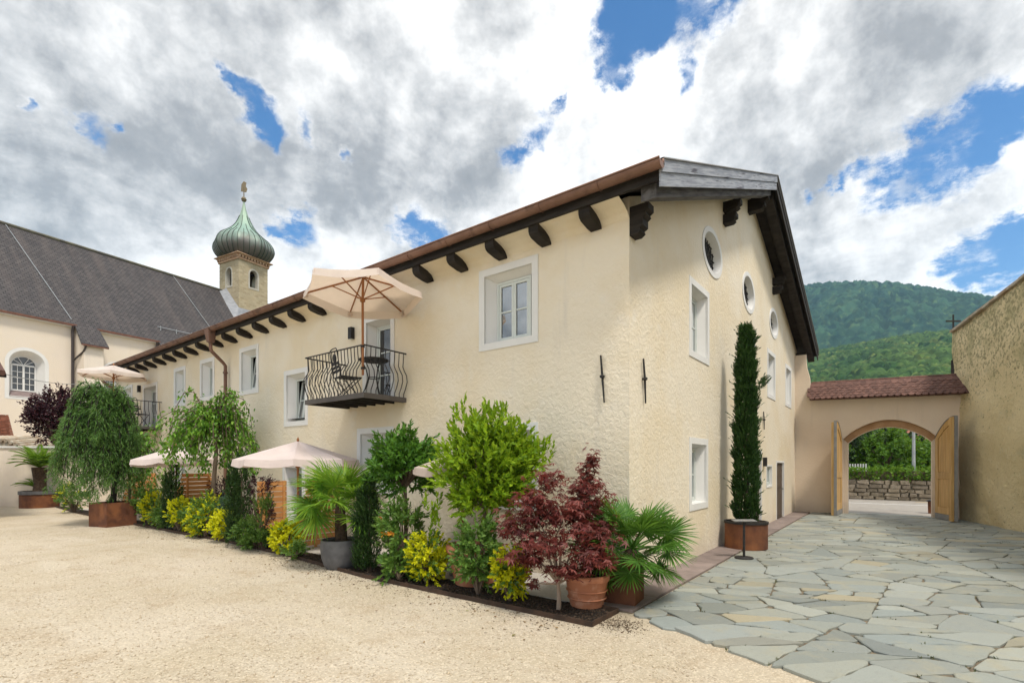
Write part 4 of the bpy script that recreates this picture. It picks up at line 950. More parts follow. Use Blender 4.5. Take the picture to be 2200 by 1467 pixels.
for tx in (1.86, 12.5):
    MB().tube([(tx - 1.5 if tx < 5 else tx - 1.2, HW - .05, RGZ), (tx, .0, EZ + .04)], .025, 4).build('lightning_cable', GALV, croof)

tower = root('bell_tower', 'square stone bell tower with a green copper onion dome behind the church roof', 'bell tower', (*P0, 0), CR)
TX0, TY0, TS = 16.17, 4.0, 3.05; TZ = 21.55
def tw_arch(c, w, zb, zs, n=10): return [(c - w, zb), (c + w, zb)] + [(c + w * math.cos(math.pi * i / n), zs + w * 1.1 * math.sin(math.pi * i / n)) for i in range(n + 1)]
tc_ = TS / 2
for nm, f in (('front', lambda s, z: (TX0 + s, TY0, z)), ('left', lambda s, z: (TX0, TY0 + TS - s, z)), ('back', lambda s, z: (TX0 + s, TY0 + TS, z)), ('right', lambda s, z: (TX0 + TS, TY0 + TS - s, z))):
    MB().sheet([[(0, 0), (TS, 0), (TS, TZ), (0, TZ)], tw_arch(tc_, .42, 18.95, 20.2)], f).build('wall', TOWERSTONE, tower)
    dx = np.array(f(0, 0)); d1 = np.array(f(1, 0)) - dx; nn = np.array([d1[1], -d1[0], 0])
    if nm in ('back', 'right'): nn = -nn if nm == 'back' else nn
    cen = np.array([TX0 + tc_, TY0 + tc_, 0]); nn = (np.array(f(tc_, 0)) - cen); nn = nn / np.linalg.norm(nn)
    A = tw_arch(tc_, .42, 18.95, 20.2); E = tw_arch(tc_, .56, 18.8, 20.2); n = len(A); mb = MB()
    for i in range(n):
        j = (i + 1) % n; q = lambda p, o: np.array(f(p[0], p[1])) + nn * o
        mb.quad(q(E[i], .03), q(E[j], .03), q(A[j], .03), q(A[i], .03)); mb.quad(q(A[i], .03), q(A[j], .03), q(A[j], -.4), q(A[i], -.4)); mb.quad(q(E[i], .03), q(E[j], .03), q(E[j], -.01), q(E[i], -.01))
    mb.build('belfry_opening', pmat('pale_jamb', (.55, .52, .45), (.48, .45, .38), 3., .9), tower)
mb = MB(); mb.box(TX0 + .5, TX0 + TS - .5, TY0 + .5, TY0 + TS - .5, 18.4, 18.6); mb.build('belfry_floor', ROOMDARK, tower)
mb = MB(); cxm, cym = TX0 + tc_, TY0 + tc_
mb.lathe([(.62, 0), (.55, .12), (.42, .4), (.34, .75), (.2, .95), (0, 1.0)], 16, (cxm, cym, 19.2)); mb.bar((cxm - 1.4, cym - 1.4, 20.3), (cxm + 1.4, cym + 1.4, 20.3), .2, .2); mb.bar((cxm - 1.4, cym + 1.4, 20.5), (cxm + 1.4, cym - 1.4, 20.5), .2, .2)
mb.build('bell', IRON, tower)
CORN = pmat('cornice_brick', (.50, .30, .19), (.60, .42, .28), 5., .85)
mb = MB(); mb.box(TX0 - .10, TX0 + TS + .10, TY0 - .10, TY0 + TS + .10, TZ - .22, TZ - .05); mb.box(TX0 - .2, TX0 + TS + .2, TY0 - .2, TY0 + TS + .2, TZ + .16, TZ + .24); mb.box(TX0 - .36, TX0 + TS + .36, TY0 - .36, TY0 + TS + .36, TZ + .242, TZ + .31)
cn = mb.build('cornice', CORN, tower)
for k in range(11):
    t = -.08 + k * (TS + .04) / 10
    for bx in ((TX0 + t, TX0 + t + .13, TY0 - .2, TY0 - .0), (TX0 - .2, TX0 - .0, TY0 + t, TY0 + t + .13)):
        MB().box(*bx, TZ - .048, TZ + .158).build('dentil', CORN, cn)
prof = [(1.75, 21.85), (2.25, 21.95), (2.62, 22.3), (2.84, 22.75), (2.86, 23.1), (2.72, 23.5), (2.38, 23.95), (1.92, 24.3), (1.48, 24.65), (1.10, 25.05), (.80, 25.5), (.56, 26.0), (.37, 26.5), (.22, 27.0), (.11, 27.5), (.06, 27.9)]
from bisect import bisect
def smoothprof(p, m=4):
    t = np.arange(len(p)); tt = np.linspace(0, len(p) - 1, (len(p) - 1) * m + 1); P = np.array(p); out = []
    for x in tt:
        i = min(int(x), len(p) - 2); f = x - i; a = P[max(i - 1, 0)]; b = P[i]; c = P[i + 1]; d = P[min(i + 2, len(p) - 1)]
        out.append(.5 * ((2 * b) + (c - a) * f + (2 * a - 5 * b + 4 * c - d) * f * f + (3 * b - a - 3 * c + d) * f ** 3))
    return out
def domer(a, z): # octagonal onion softened towards a circle
    k = math.pi / 4; aa = (a % k) - k / 2
    return 1. * (.92 + .08 * (1 / math.cos(aa) - 1) / (1 / math.cos(k / 2) - 1))
SP = smoothprof(prof); nA = 64; mb = MB(); vs = []
for r, z in SP:
    for k in range(nA):
        a = 2 * math.pi * k / nA; q = .965 * r * domer(a, z); vs.append((cxm + q * math.cos(a), cym + q * math.sin(a), z))
fs = [(i * nA + k, i * nA + (k + 1) % nA, (i + 1) * nA + (k + 1) % nA, (i + 1) * nA + k) for i in range(len(SP) - 1) for k in range(nA)]
dome = mb.add(vs, fs).build('onion_dome', VERDIGRIS, tower, smooth=True)
SEAM = pmat('copper_seam', (.05, .07, .055), rough=.5)
for k in range(32):
    a = 2 * math.pi * k / 32; pts = [(cxm + (.965 * r * domer(a, z) + .015) * math.cos(a), cym + (.965 * r * domer(a, z) + .015) * math.sin(a), z) for r, z in SP if r > (.45 if k % 4 == 0 else .9 if k % 2 == 0 else 1.5)]
    MB().tube(pts, .034, 4).build('standing_seam', SEAM, dome)
mb = MB(); mb.tube([(cxm, cym, 27.6), (cxm, cym, 29.2)], .05, 6); mb.lathe([(0, -.26), (.18, -.18), (.26, 0), (.18, .18), (0, .26)], 12, (cxm, cym, 28.0)); mb.build('finial', pmat('gilt_finial', (.20, .16, .10), rough=.6, metal=.2), tower)
MB().prism([(-.25, 28.75), (.2, 28.75), (.3, 29.1), (.15, 29.35), (.22, 29.7), (-.02, 29.8), (-.2, 29.5)], lambda a, z: (cxm + a * .8, cym - .03 - a * .6, z), lambda a, z: (cxm + a * .8, cym + .03 - a * .6, z)).build('weather_vane', MATS['gilt_finial'], tower)
# lead flashing where the tower leaves the roof
mb = MB(); zr = lambda yy: EZ + sl * yy + .04
mb.add([(TX0 - .9, TY0 - 1.0, zr(TY0 - 1.) ), (TX0 + TS + .6, TY0 - 1.0, zr(TY0 - 1.)), (TX0 + TS + .1, TY0 - .02, zr(TY0) + .55), (TX0 - .02, TY0 - .02, zr(TY0) + .55), (TX0 - .75, HW - .1, RGZ - .15), (TX0 - .02, HW - .1, RGZ + .35)], [(0, 1, 2, 3), (0, 3, 5, 4)])
mb.build('roof_flashing', pmat('lead_flashing', (.24, .25, .27), (.30, .31, .33), 3., .6, metal=.2), tower)

# ------------------------------------------------------------------ low wall, chimney, outbuilding at the left
lw = root('courtyard_wall', 'low cream plaster wall behind the potted cycad', 'wall', (*at(40, 20.6), 0), R_(37.22 - 90))
MB().box(-9, 3.75, 0, .35, 0, 2.38).build('wall', CHURCH_PLASTER, lw); MB().box(-9.05, 3.78, -.05, .40, 2.382, 2.46).build('coping', WHITE, lw)
tl_ = root('tiled_lean_to', 'weathered tiled lean-to roof behind the low wall', 'roof', (*at(8, 22.3), 0), R_(37.22 - 90))
mb = MB(); mb.add([(-8, 0, 2.75), (.1, 0, 2.75), (.95, 0, 2.45), (-8, 1.6, 3.0), (.1, 1.6, 3.0), (.95, 1.6, 2.6), (-8, 0, 2.2), (.95, 0, 2.2), (-8, 1.6, 2.2), (.95, 1.6, 2.2)], [(0, 1, 4, 3), (1, 2, 5, 4), (0, 6, 7, 2, 1), (3, 4, 5, 9, 8), (2, 7, 9, 5)]); mb.build('roof_slab', cope, tl_)
MB().box(-8, .9, .05, 1.55, 0, 2.195).build('wall', CHURCH_PLASTER, tl_)
for k in range(20):
    xx = -3. + k * .21; zz = max(0, xx - .1) * .36
    MB().tube([(xx, -.08, 2.77 - zz), (xx + .03, 1.5, 3.0 - zz * 1.1)], .085, 6).build('roof_tile', cope, tl_)
ch = root('brick_chimney', 'tapered brick chimney stack rising over the low wall', 'chimney', (*at(-24, 24.6), 0), R_(37.22 - 90 + 44))
w_ = MB(); 
for r in range(24):
    zb = 2.35 + r * .075; hw = 1.02 - max(0, r) * .014; rg2 = random.Random(r)
    nbk = 8
    for k in range(nbk):
        x0 = -hw + 2 * hw * (k + (.0 if r % 2 else .0)) / nbk; x1 = x0 + 2 * hw / nbk - .012
        MB().box(x0 + (.06 if r % 2 and k else 0), x1 + (.06 if r % 2 and k < nbk - 1 else 0), -hw * .6, -hw * .6 + .11, zb, zb + .063).build('brick', BRICK, ch)
MB().add([(-1.0, -.5, 0), (1.0, -.5, 0), (1.0, .5, 0), (-1.0, .5, 0), (-.66, -.36, 4.12), (.66, -.36, 4.12), (.66, .34, 4.12), (-.66, .34, 4.12)], [(0, 1, 5, 4), (1, 2, 6, 5), (2, 3, 7, 6), (3, 0, 4, 7), (4, 5, 6, 7)]).build('chimney_core', MORTAR, ch)
ob_r = math.atan2(FW[1] + (14 - 1100) / 1086. * RT[1], FW[0] + (14 - 1100) / 1086. * RT[0])
ob = root('outbuilding', 'corner of a tiled eave projecting at the left edge', 'building', (*at(14, 15.), 0), ob_r - math.pi / 2 + R_(6))
MB().box(-7, -.6, .5, 5, 0, 4.3).build('wall', CHURCH_PLASTER, ob)
mb = MB(); mb.add([(-7, 0, 4.36), (0, 0, 4.36), (0, 5.4, 6.4), (-7, 5.4, 6.4), (-7, 0, 4.28), (0, 0, 4.28), (0, 5.4, 6.3), (-7, 5.4, 6.3)], [(0, 1, 2, 3), (7, 6, 5, 4), (0, 4, 5, 1), (1, 5, 6, 2), (0, 3, 7, 4)])
orf = mb.build('roof', DARKWOOD, ob)
for k in range(20): MB().tube([(-.1 - k * .22, -.07, 4.40), (-.1 - k * .22, 2.4, 5.33)], .09, 6).build('roof_tile', TILE, orf)
p0 = np.array([*at(12, 15.2), 4.42]); p1 = np.array([*at(190, 32.), 1.7 + (998 - 822) / 1086 * 32.]); cb = []
for i in range(17):
    t = i / 16; q = p0 + (p1 - p0) * t; q[2] -= .35 * 4 * t * (1 - t) * .5; cb.append(q)
tag(MB().tube(cb, .014, 4).build('overhead_cable', GALV), 'thin grey cable strung between the eave corner and the church', 'cable')

# ------------------------------------------------------------------ mountains
def terrain(name, mat, d0, d1, c0, c1, step, height, seed, crown_r, crown_n, crown_h):
    rg = np.random.default_rng(seed)
    k = FW + (1900 - 1100) / 1086. * RT; k /= np.linalg.norm(k); l = np.array([k[1], -k[0]])
    D = np.arange(d0, d1 + step, step); C = np.arange(c0, c1 + step, step); DD, CC = np.meshgrid(D, C, indexing='ij')
    Z = height(DD, CC, rg); B = np.zeros_like(Z)
    m = int(math.ceil(crown_r * 1.5 / step))
    ii = rg.integers(m, len(D) - m, crown_n); jj = rg.integers(m, len(C) - m, crown_n); rr = crown_r * rg.uniform(.6, 1.45, crown_n); hh = crown_h * rg.uniform(.55, 1.4, crown_n)
    oi, oj = np.meshgrid(np.arange(-m, m + 1), np.arange(-m, m + 1), indexing='ij'); od2 = (oi ** 2 + oj ** 2) * step * step
    for a, b, r, h in zip(ii, jj, rr, hh):
        sl_ = B[a - m:a + m + 1, b - m:b + m + 1]; np.maximum(sl_, h * np.sqrt(np.maximum(0, 1 - od2 / (r * r))), out=sl_)
    jit = rg.uniform(-.3, .3, (2,) + Z.shape) * step
    X = CAM.x + (DD + jit[0]) * k[0] + (CC + jit[1]) * l[0]; Y = CAM.y + (DD + jit[0]) * k[1] + (CC + jit[1]) * l[1]
    V = np.stack([X, Y, Z + B - .5], -1).reshape(-1, 3); ny = len(C)
    a = (np.arange(len(D) - 1)[:, None] * ny + np.arange(ny - 1)[None]).reshape(-1); F = np.column_stack([a, a + 1, a + ny + 1, a + ny])
    o = link(name, npmesh(name, V, F, mat, smooth=True)); o['kind'] = 'structure'; return o
def lat(u): # tangent of the angle off the terrain's axis for a column of the photograph
    a0 = math.atan((1900 - 1100) / 1086.); return math.tan(math.atan((u - 1100) / 1086.) - a0)
def crest(us, vs):
    ls = np.array([lat(u) for u in us]); el = []
    for u, v in zip(us, vs):
        a0 = math.atan((1900 - 1100) / 1086.); a = math.atan((u - 1100) / 1086.)
        # depth along camera axis per unit of terrain depth
        el.append((998 - v) / 1086. * math.cos(a) / math.cos(a - a0))
    return ls, np.array(el)
def smooth01(t): t = np.clip(t, 0, 1); return t * t * (3 - 2 * t)
def ridges(D, C, rg, s, n=14):
    out = np.zeros_like(D)
    for i in range(n):
        f = 1.6 ** (i / 2.2) / s; a = rg.uniform(-.6, .6); out += np.sin((C * math.cos(a) + D * math.sin(a)) * f * 6.28 + rg.uniform(0, 6.28)) / 1.6 ** (i / 2.2)
    return out
FCR = 2500.
def h_far(D, C, rg):
    ls, el = crest([1250, 1500, 1730, 1790, 1850, 1900, 1960, 2010, 2080, 2150, 2260, 2400, 2700, 3300], [800, 680, 608, 601, 598.5, 600, 605, 613, 626, 645, 680, 710, 740, 800])
    top = np.interp(C / FCR, ls, el) * FCR * .915 - 8
    t = (D - 1150) / (FCR - 1150); base = top * np.where(t < 1, smooth01(t) ** .75, 1 - .25 * np.maximum(t - 1, 0) ** 1.2)
    return base + ridges(D, C, rg, 900.) * 15 * np.clip(t * 2.2, 0, 1) * np.clip((1.0 - t) * 1.6, .06, 1)
def h_near(D, C, rg):
    ls, el = crest([1200, 1500, 1740, 1790, 1850, 1930, 2000, 2050, 2150, 2300, 2700], [830, 790, 748, 738, 728, 712, 703, 698, 690, 680, 660])
    top = np.interp(C / 1150., ls, el) * 1150. * .965 - 6
    t = (D - 360) / (1150. - 360.); base = top * np.where(t < 1, np.clip(t, 0, 1) ** .9, 1 - .5 * np.maximum(t - 1, 0))
    return base + ridges(D, C, rg, 260.) * 4. * np.clip(t * 3, 0, 1) * np.clip((1.0 - t) * 2, .08, 1)
terrain('mountain', FOREST_FAR, 1000, 2900, -1300, 1150, 6.5, h_far, 11, 12., 22000, 26.)
terrain('forested_hill', FOREST_NEAR, 350, 1260, -500, 430, 2.0, h_near, 12, 4.6, 26000, 9.)

# haze: one closed box of thin air round everything
HAZE = bpy.data.materials.new('haze_air'); HAZE.use_nodes = True; ht = HAZE.node_tree; ht.nodes.clear(); H = NT(ht)
pv = H.n('ShaderNodeVolumePrincipled', None, Density=.00012, Anisotropy=.0); pv.inputs['Color'].default_value = (.40, .70, 1, 1)
ho = H.n('ShaderNodeOutputMaterial'); ht.links.new(pv.outputs[0], ho.inputs['Volume'])
MB().box(-1950, 4250, -1950, 4250, -1.2, 1010).build('haze', HAZE)['kind'] = 'stuff'

# ------------------------------------------------------------------ plant helpers
def nrm(a): return a / np.maximum(np.linalg.norm(a, axis=-1, keepdims=True), 1e-9)
def leaves(P, D, N, L, Wd, fold=.18, droop=.0):
    """six point folded leaves: base, two left, tip, two right"""
    P = np.asarray(P); n = len(P); D = nrm(np.asarray(D)); S = nrm(np.cross(D, np.asarray(N))); U = np.cross(S, D)
    L = np.broadcast_to(np.asarray(L, float), n)[:, None]; Wd = np.broadcast_to(np.asarray(Wd, float), n)[:, None]
    dn = np.array([0, 0, -1.])
    V = np.stack([P, P + .34 * L * D + .5 * Wd * S + fold * Wd * U + dn * droop * L * .1, P + .72 * L * D + .36 * Wd * S + fold * .6 * Wd * U + dn * droop * L * .5,
                  P + L * D + dn * droop * L, P + .72 * L * D - .36 * Wd * S + fold * .6 * Wd * U + dn * droop * L * .5, P + .34 * L * D - .5 * Wd * S + fold * Wd * U + dn * droop * L * .1], 1)
    F = np.array([(0, 1, 2, 3), (0, 3, 4, 5)])[None] + (np.arange(n) * 6)[:, None, None]
    return V.reshape(-1, 3), F.reshape(-1, 4)
def merge(parts):
    Vs, Fs, o = [], [], 0
    for V, F in parts: Vs.append(V); Fs.append(F + o); o += len(V)
    return np.vstack(Vs), np.vstack(Fs)
def rdir(rg, n): return nrm(rg.normal(0, 1, (n, 3)))
def crown(rg, c, r, ncl, nsh, up=.5, inner=.35, zmin=-.75, spread=.22):
    """shoots: bases, directions; clumps spread through an ellipsoid"""
    d = rdir(rg, ncl * 3); d = d[d[:, 2] > zmin][:ncl]; fr = rg.uniform(inner, 1., len(d)) ** .6
    cc = np.asarray(c) + d * np.asarray(r) * fr[:, None] * .86
    B = np.repeat(cc, nsh, 0) + rg.normal(0, 1, (len(cc) * nsh, 3)) * np.asarray(r) * spread * .55
    D = nrm(np.repeat(d, nsh, 0) * .9 + np.array([0, 0, up]) + rg.normal(0, .45, (len(B), 3)))
    return cc, B, D
def shoot_leaves(rg, B, D, Ls, k, ll, lw, ang=50, fold=.18, droop=.1, start=.1):
    n = len(B); A = np.cross(D, rdir(rg, n)); A = nrm(A); C = np.cross(D, A)
    t = (np.arange(k) + rg.uniform(.2, .8, (n, k))) / k * (1 - start) + start
    phi = np.arange(k)[None] * 2.4 + rg.uniform(0, 6.28, (n, 1)) + rg.normal(0, .3, (n, k))
    Ls = np.broadcast_to(Ls, n)
    P = B[:, None] + D[:, None] * (Ls[:, None] * t)[..., None]
    rad = A[:, None] * np.cos(phi)[..., None] + C[:, None] * np.sin(phi)[..., None]
    an = np.radians(ang + rg.normal(0, 12, (n, k)) - 25 * t)[..., None]
    LD = D[:, None] * np.cos(an) + rad * np.sin(an); LN = D[:, None] * np.sin(an) - rad * np.cos(an)
    m = n * k; s = rg.uniform(.7, 1.2, m)
    return leaves(P.reshape(m, 3), LD.reshape(m, 3), LN.reshape(m, 3) + rg.normal(0, .2, (m, 3)), ll * s, lw * s, fold, droop)
def limbs(mb, p0, ends, r0, r1, rg, n=5, bend=.15):
    p0 = np.asarray(p0, float)
    for e in ends:
        L = np.linalg.norm(e - p0); m = (p0 + e) / 2 + rg.normal(0, bend, 3) * L * .4 + np.array([0, 0, .06 * L])
        mb.tube([p0, p0 * .45 + m * .55, m, e], [r0, r0 * .8, (r0 + r1) / 2, r1], n, cap=False)
def plant(name, label, cat, loc, group=None, rz=0.): return root(name, label, cat, loc, rz, group)
def foliage(V, F, mat, parent, name='foliage'):
    return link(name, npmesh(name, V, F, mat), parent)

def bush(name, label, loc, h, r, mat, seed, ll=.06, lw=.03, ncl=26, nsh=10, k=7, Ls=.16, group=None, zc=.55, up=.55, stems=True, mat2=None, f2=.0, cat='shrub', ang=50, inner=.3, spread=.22, base=0.):
    rg = np.random.default_rng(seed); g = plant(name, label, cat, loc, group)
    rz = (h - base) / 2
    cc, B, D = crown(rg, (0, 0, base + rz * 1.0), (r * .9, r * .9, rz * .88), ncl, nsh, up, inner, -.9, spread)
    keep = B[:, 2] > .01; B, D = B[keep], D[keep]
    sel = rg.random(len(B)) < f2
    Ls_ = Ls * rg.uniform(.6, 1.3, len(B))
    V, F = shoot_leaves(rg, B[~sel], D[~sel], Ls_[~sel], k, ll, lw, ang)
    V[:, 2] = np.maximum(V[:, 2], .006); foliage(V, F, mat, g)
    if mat2 and sel.any():
        V, F = shoot_leaves(rg, B[sel], D[sel], Ls_[sel], k, ll, lw, ang); V[:, 2] = np.maximum(V[:, 2], .006); foliage(V, F, mat2, g)
    if stems:
        mb = MB(); limbs(mb, (0, 0, -.01), cc[::2], .012 + .01 * h, .003, rg, 4); mb.build('stem', BARK, g)
    return g

# pots
def pot(name, label, loc, prof, mat, n=32, group=None, soil_r=None, soil_z=None, cat='plant pot', rz=0., rim=None):
    g = root(name, label, cat, loc, rz, group); MB().lathe(prof, n).build('pot_body', mat, g, smooth=False)
    if rim: MB().lathe(rim[0], n).build('rim', rim[1], g)
    MB().add([(soil_r * math.cos(2 * math.pi * k / n), soil_r * math.sin(2 * math.pi * k / n), soil_z) for k in range(n)], [tuple(range(n))]).build('soil', SOIL, g)
    return g
def smooth_children(g):
    for c in g.children:
        if c.type == 'MESH' and c.name.startswith('pot_body'):
            c.data.polygons.foreach_set('use_smooth', [True] * len(c.data.polygons))
            try: c.data.set_sharp_from_angle(angle=R_(35))
            except Exception: pass

# fan palms: every frond is a part
def fan_mesh(rg, R, pet, nseg=30, spread=150, wid=.05, mat=L_PALM, sag=1.):
    a = np.radians(np.linspace(-spread, spread, nseg)); n = nseg
    hub = np.array([pet, 0, 0.]); Lr = R * (.72 + .28 * np.cos(a * .55)) * rg.uniform(.93, 1.05, n)
    D = np.stack([np.cos(a), np.sin(a), .10 + .05 * rg.normal(0, 1, n) - .1 * np.abs(np.sin(a))], -1); P = hub + D * .01
    N = np.tile([0, 0, 1.], (n, 1)) + rg.normal(0, .12, (n, 3))
    D = nrm(D); S = nrm(np.cross(D, N)); U = np.cross(S, D); L = Lr[:, None]; w = wid; dn = np.array([0, 0, -1.])
    dr = rg.uniform(.04, .30, n)[:, None] * sag
    rows = []
    for t, ww in ((0., .10), (.35, 1.), (.62, .8), (.84, .42)):
        b = P + D * L * t + dn * dr * L * t ** 2.4
        rows += [b + S * w * ww * .5 + U * w * .22 * ww, b, b - S * w * ww * .5 + U * w * .22 * ww]
    tip = P + D * L * .98 + dn * dr * L * 1.05
    V = np.stack(rows + [tip], 1); F = []
    for q in range(3):
        o = q * 3; F += [(o, o + 3, o + 4, o + 1), (o + 1, o + 4, o + 5, o + 2)]
    F += [(9, 12, 12, 10), (10, 12, 12, 11)]
    F = np.array(F)[None] + (np.arange(n) * 13)[:, None, None]
    mb = MB(); V2 = V.reshape(-1, 3); mb.v = [tuple(map(float, v)) for v in V2]
    mb.f = [tuple(dict.fromkeys(map(int, f))) for f in F.reshape(-1, 4)]
    mb.tube([(0, 0, 0), (pet * .5, 0, .015), (pet + .02, 0, 0)], [.014, .009, .006], 5)
    return mb.mesh('frond', mat)
def fan_palm(label, loc, trunk_h, trunk_r, nf, R, pet, mat, seed, lean=(0, 0), elo=-40, ehi=78, group='fan palms in pots', scale=1., sag=1.):
    rg = np.random.default_rng(seed); g = plant('fan_palm', label, 'palm', loc, group)
    mb = MB(); top = np.array([lean[0], lean[1], trunk_h])
    mb.tube([(0, 0, -.05), tuple(top * .5), tuple(top)], [trunk_r, trunk_r * .95, trunk_r * .75], 12); mb.build('trunk', FIBRE, g)
    ms = [fan_mesh(rg, R * q, pet, nseg=int(rg.integers(38, 46)), spread=rg.uniform(125, 150), wid=.032 * R / .5, mat=mat, sag=sag) for q in (1., .9, 1.08, .95)]
    for k in range(nf):
        el = math.radians(elo + (ehi - elo) * ((k + .5) / nf) ** .85 + rg.normal(0, 6)); az = k * 2.39996 + rg.normal(0, .2)
        x = np.array([math.cos(az) * math.cos(el), math.sin(az) * math.cos(el), math.sin(el)]); up = np.array([0, 0, 1.]) if abs(x[2]) < .95 else np.array([-math.cos(az), -math.sin(az), .2])
        z = nrm(up - x * (up @ x)); tw = rg.normal(0, .35); y = np.cross(z, x); z2 = z * math.cos(tw) + y * math.sin(tw); y2 = np.cross(z2, x)
        M = Matrix((x, y2, z2)).transposed().to_4x4()
        M = M @ Matrix.Rotation(0, 4, 'Y'); M.translation = Vector(top) + Vector((0, 0, rg.uniform(-.05, .05)))
        o = link('frond', ms[k % 4], g); o.matrix_local = M @ Matrix.Scale(rg.uniform(.85, 1.12) * scale, 4)
    return g

def umbrella(name, label, pole_xy, z_base, z_rim, R, nside, apex, tilt=(0, 0), a0=0., val=.10, canvas=None, group='parasols', pole_r=.022, clamp=False):
    g = root(name, label, 'parasol', (pole_xy[0], pole_xy[1], z_base), 0, group)
    zr = z_rim - z_base; c = Vector((0, 0, zr)); Rm = Matrix.Rotation(tilt[0], 4, 'X') @ Matrix.Rotation(tilt[1], 4, 'Y')
    def T(x, y, z): return c + (Rm @ Vector((x, y, z)))
    mb = MB(); nr = 7; nsub = 4; m = nside * nsub
    corner = [(R * math.cos(a0 + 2 * math.pi * k / nside), R * math.sin(a0 + 2 * math.pi * k / nside)) for k in range(nside)]
    def edge(j, t):
        k = j // nsub; f = (j % nsub) / nsub; a = corner[k % nside]; b = corner[(k + 1) % nside]
        sag = 1 - .035 * math.sin(math.pi * f) * t
        return ((a[0] * (1 - f) + b[0] * f) * t * sag, (a[1] * (1 - f) + b[1] * f) * t * sag, f)
    vs = []
    for i in range(nr):
        t = .02 + .98 * i / (nr - 1)
        for j in range(m):
            x, y, f = edge(j, t); z = apex * (1 - t) - apex * .10 * math.sin(math.pi * t) * math.sin(math.pi * f) - .02 * math.sin(math.pi * f) * t
            vs.append(T(x, y, z))
    for q in (1., 2.):
        for j in range(m):
            x, y, f = edge(j, 1.0 + .012 * q); z = -.02 * math.sin(math.pi * f) - val * q / 2 - (.02 * math.sin(math.pi * f) if q == 2 else 0)
            vs.append(T(x, y, z))
    rows = nr + 2; fs = [(i * m + j, i * m + (j + 1) % m, (i + 1) * m + (j + 1) % m, (i + 1) * m + j) for i in range(rows - 1) for j in range(m)]
    mb.add(vs, fs); mb.build('canopy', canvas or CANVAS, g)
    hub = T(0, 0, apex - .42 * R); topp = T(0, 0, apex)
    for k in range(nside):
        x, y = corner[k]; r_ = MB(); r_.bar(T(x * .03, y * .03, apex - .035), T(x * .985, y * .985, -.028), .018, .024); rb = r_.build('rib', UWOOD, g)
        st = MB(); st.bar(hub, T(x * .52, y * .52, apex * .48 - .04), .014, .018); st.build('strut', UWOOD, rb)
        tp = MB(); tp.box(-.03, .03, -.03, .03, -.06, .0, lambda a, b, z: T(x * .97 + a, y * .97 + b, z - .03)); tp.build('corner_pocket', canvas or CANVAS, rb)
    mb = MB(); mb.tube([(0, 0, 0), tuple(hub), tuple(topp)], pole_r, 10); mb.lathe([(pole_r, -.05), (.045, -.04), (.045, .02), (pole_r, .03)], 10, tuple(hub)); mb.build('pole', UWOOD, g)
    MB().lathe([(0, -.01), (.022, 0), (.026, .03), (.012, .06), (0, .085)], 8, tuple(topp)).build('finial', UWOOD, g)
    if clamp:
        for z in (.12, .5): MB().lathe([(.024, -.02), (.034, -.02), (.034, .02), (.024, .02)], 12, (0, 0, z)).build('clamp', IRON, g)
    else: MB().lathe([(0, 0), (.2, 0), (.2, .04), (.05, .06), (.045, .3), (0, .3)], 16).build('foot', GREYMETAL, g)
    return g

# ------------------------------------------------------------------ parasols
umbrella('balcony_parasol', 'large open cream parasol on the nearer balcony', (-1.02, 4.50), 3.26, 4.71, 1.02, 6, .29, (R_(-3), R_(4)), a0=R_(37.2 - 90) + R_(60), val=.12, clamp=True, group='parasols on the balconies')
umbrella('balcony_parasol', 'white parasol on the far balcony in front of the church', (-1.03, 18.05), 3.26, 4.74, 1.0, 6, .30, (0, 0), a0=R_(10), val=.1, clamp=True, group='parasols on the balconies')
umbrella('terrace_parasol', 'pale pink parasol behind the fan palm in the grey pot', (-1.16, 6.35), .035, 1.80, 1.13, 8, .36, (0, 0), a0=.2, val=.12, canvas=CANVAS_W, group='parasols on the terrace')
umbrella('terrace_parasol', 'pale pink parasol behind the weeping mulberry', (-1.14, 12.4), .035, 1.82, 1.05, 8, .36, (R_(-3), 0), a0=.1, val=.12, canvas=CANVAS_W, group='parasols on the terrace')
umbrella('terrace_parasol', 'small beige parasol half hidden by the bright laurel', (-.80, 2.35), .035, 1.66, .74, 8, .26, (0, 0), a0=.3, val=.10, canvas=cloth('parasol_canvas_beige', (.58, .48, .42), .2), group='parasols on the terrace')

# ------------------------------------------------------------------ balcony furniture
def bistro_chair(loc, rz, label):
    g = root('bistro_chair', label, 'chair', loc, rz, 'chairs on the balconies')
    for k in range(5): MB().box(-.2, .2, -.2 + k * .085, -.13 + k * .085, .44, .455).build('seat_slat', IRON, g)
    for k in range(3): MB().bar((-.19, .235 + k * .012, .55 + k * .075), (.19, .235 + k * .012, .55 + k * .075), .012, .055, (0, 0, 1)).build('back_slat', IRON, g)
    MB().lathe([(0, -.012), (.085, -.01), (.085, .01), (0, .012)], 16).build('back_medallion', IRON, g).matrix_local = Matrix.Translation((0, .275, .80)) @ Matrix.Rotation(R_(85), 4, 'X')
    mb = MB(); mb.tube([(-.2, .22, .44), (-.2, .30, .93), (-.16, .305, .97), (0, .31, .98), (.16, .305, .97), (.2, .30, .93), (.2, .22, .44)], .011, 6); mb.build('back_frame', IRON, g)
    for sx in (-1, 1):
        MB().tube([(sx * .19, -.19, .44), (sx * .19, .24, .0)], .01, 6).build('leg', IRON, g); MB().tube([(sx * .19, .21, .44), (sx * .19, -.21, 0)], .01, 6).build('leg', IRON, g)
    return g
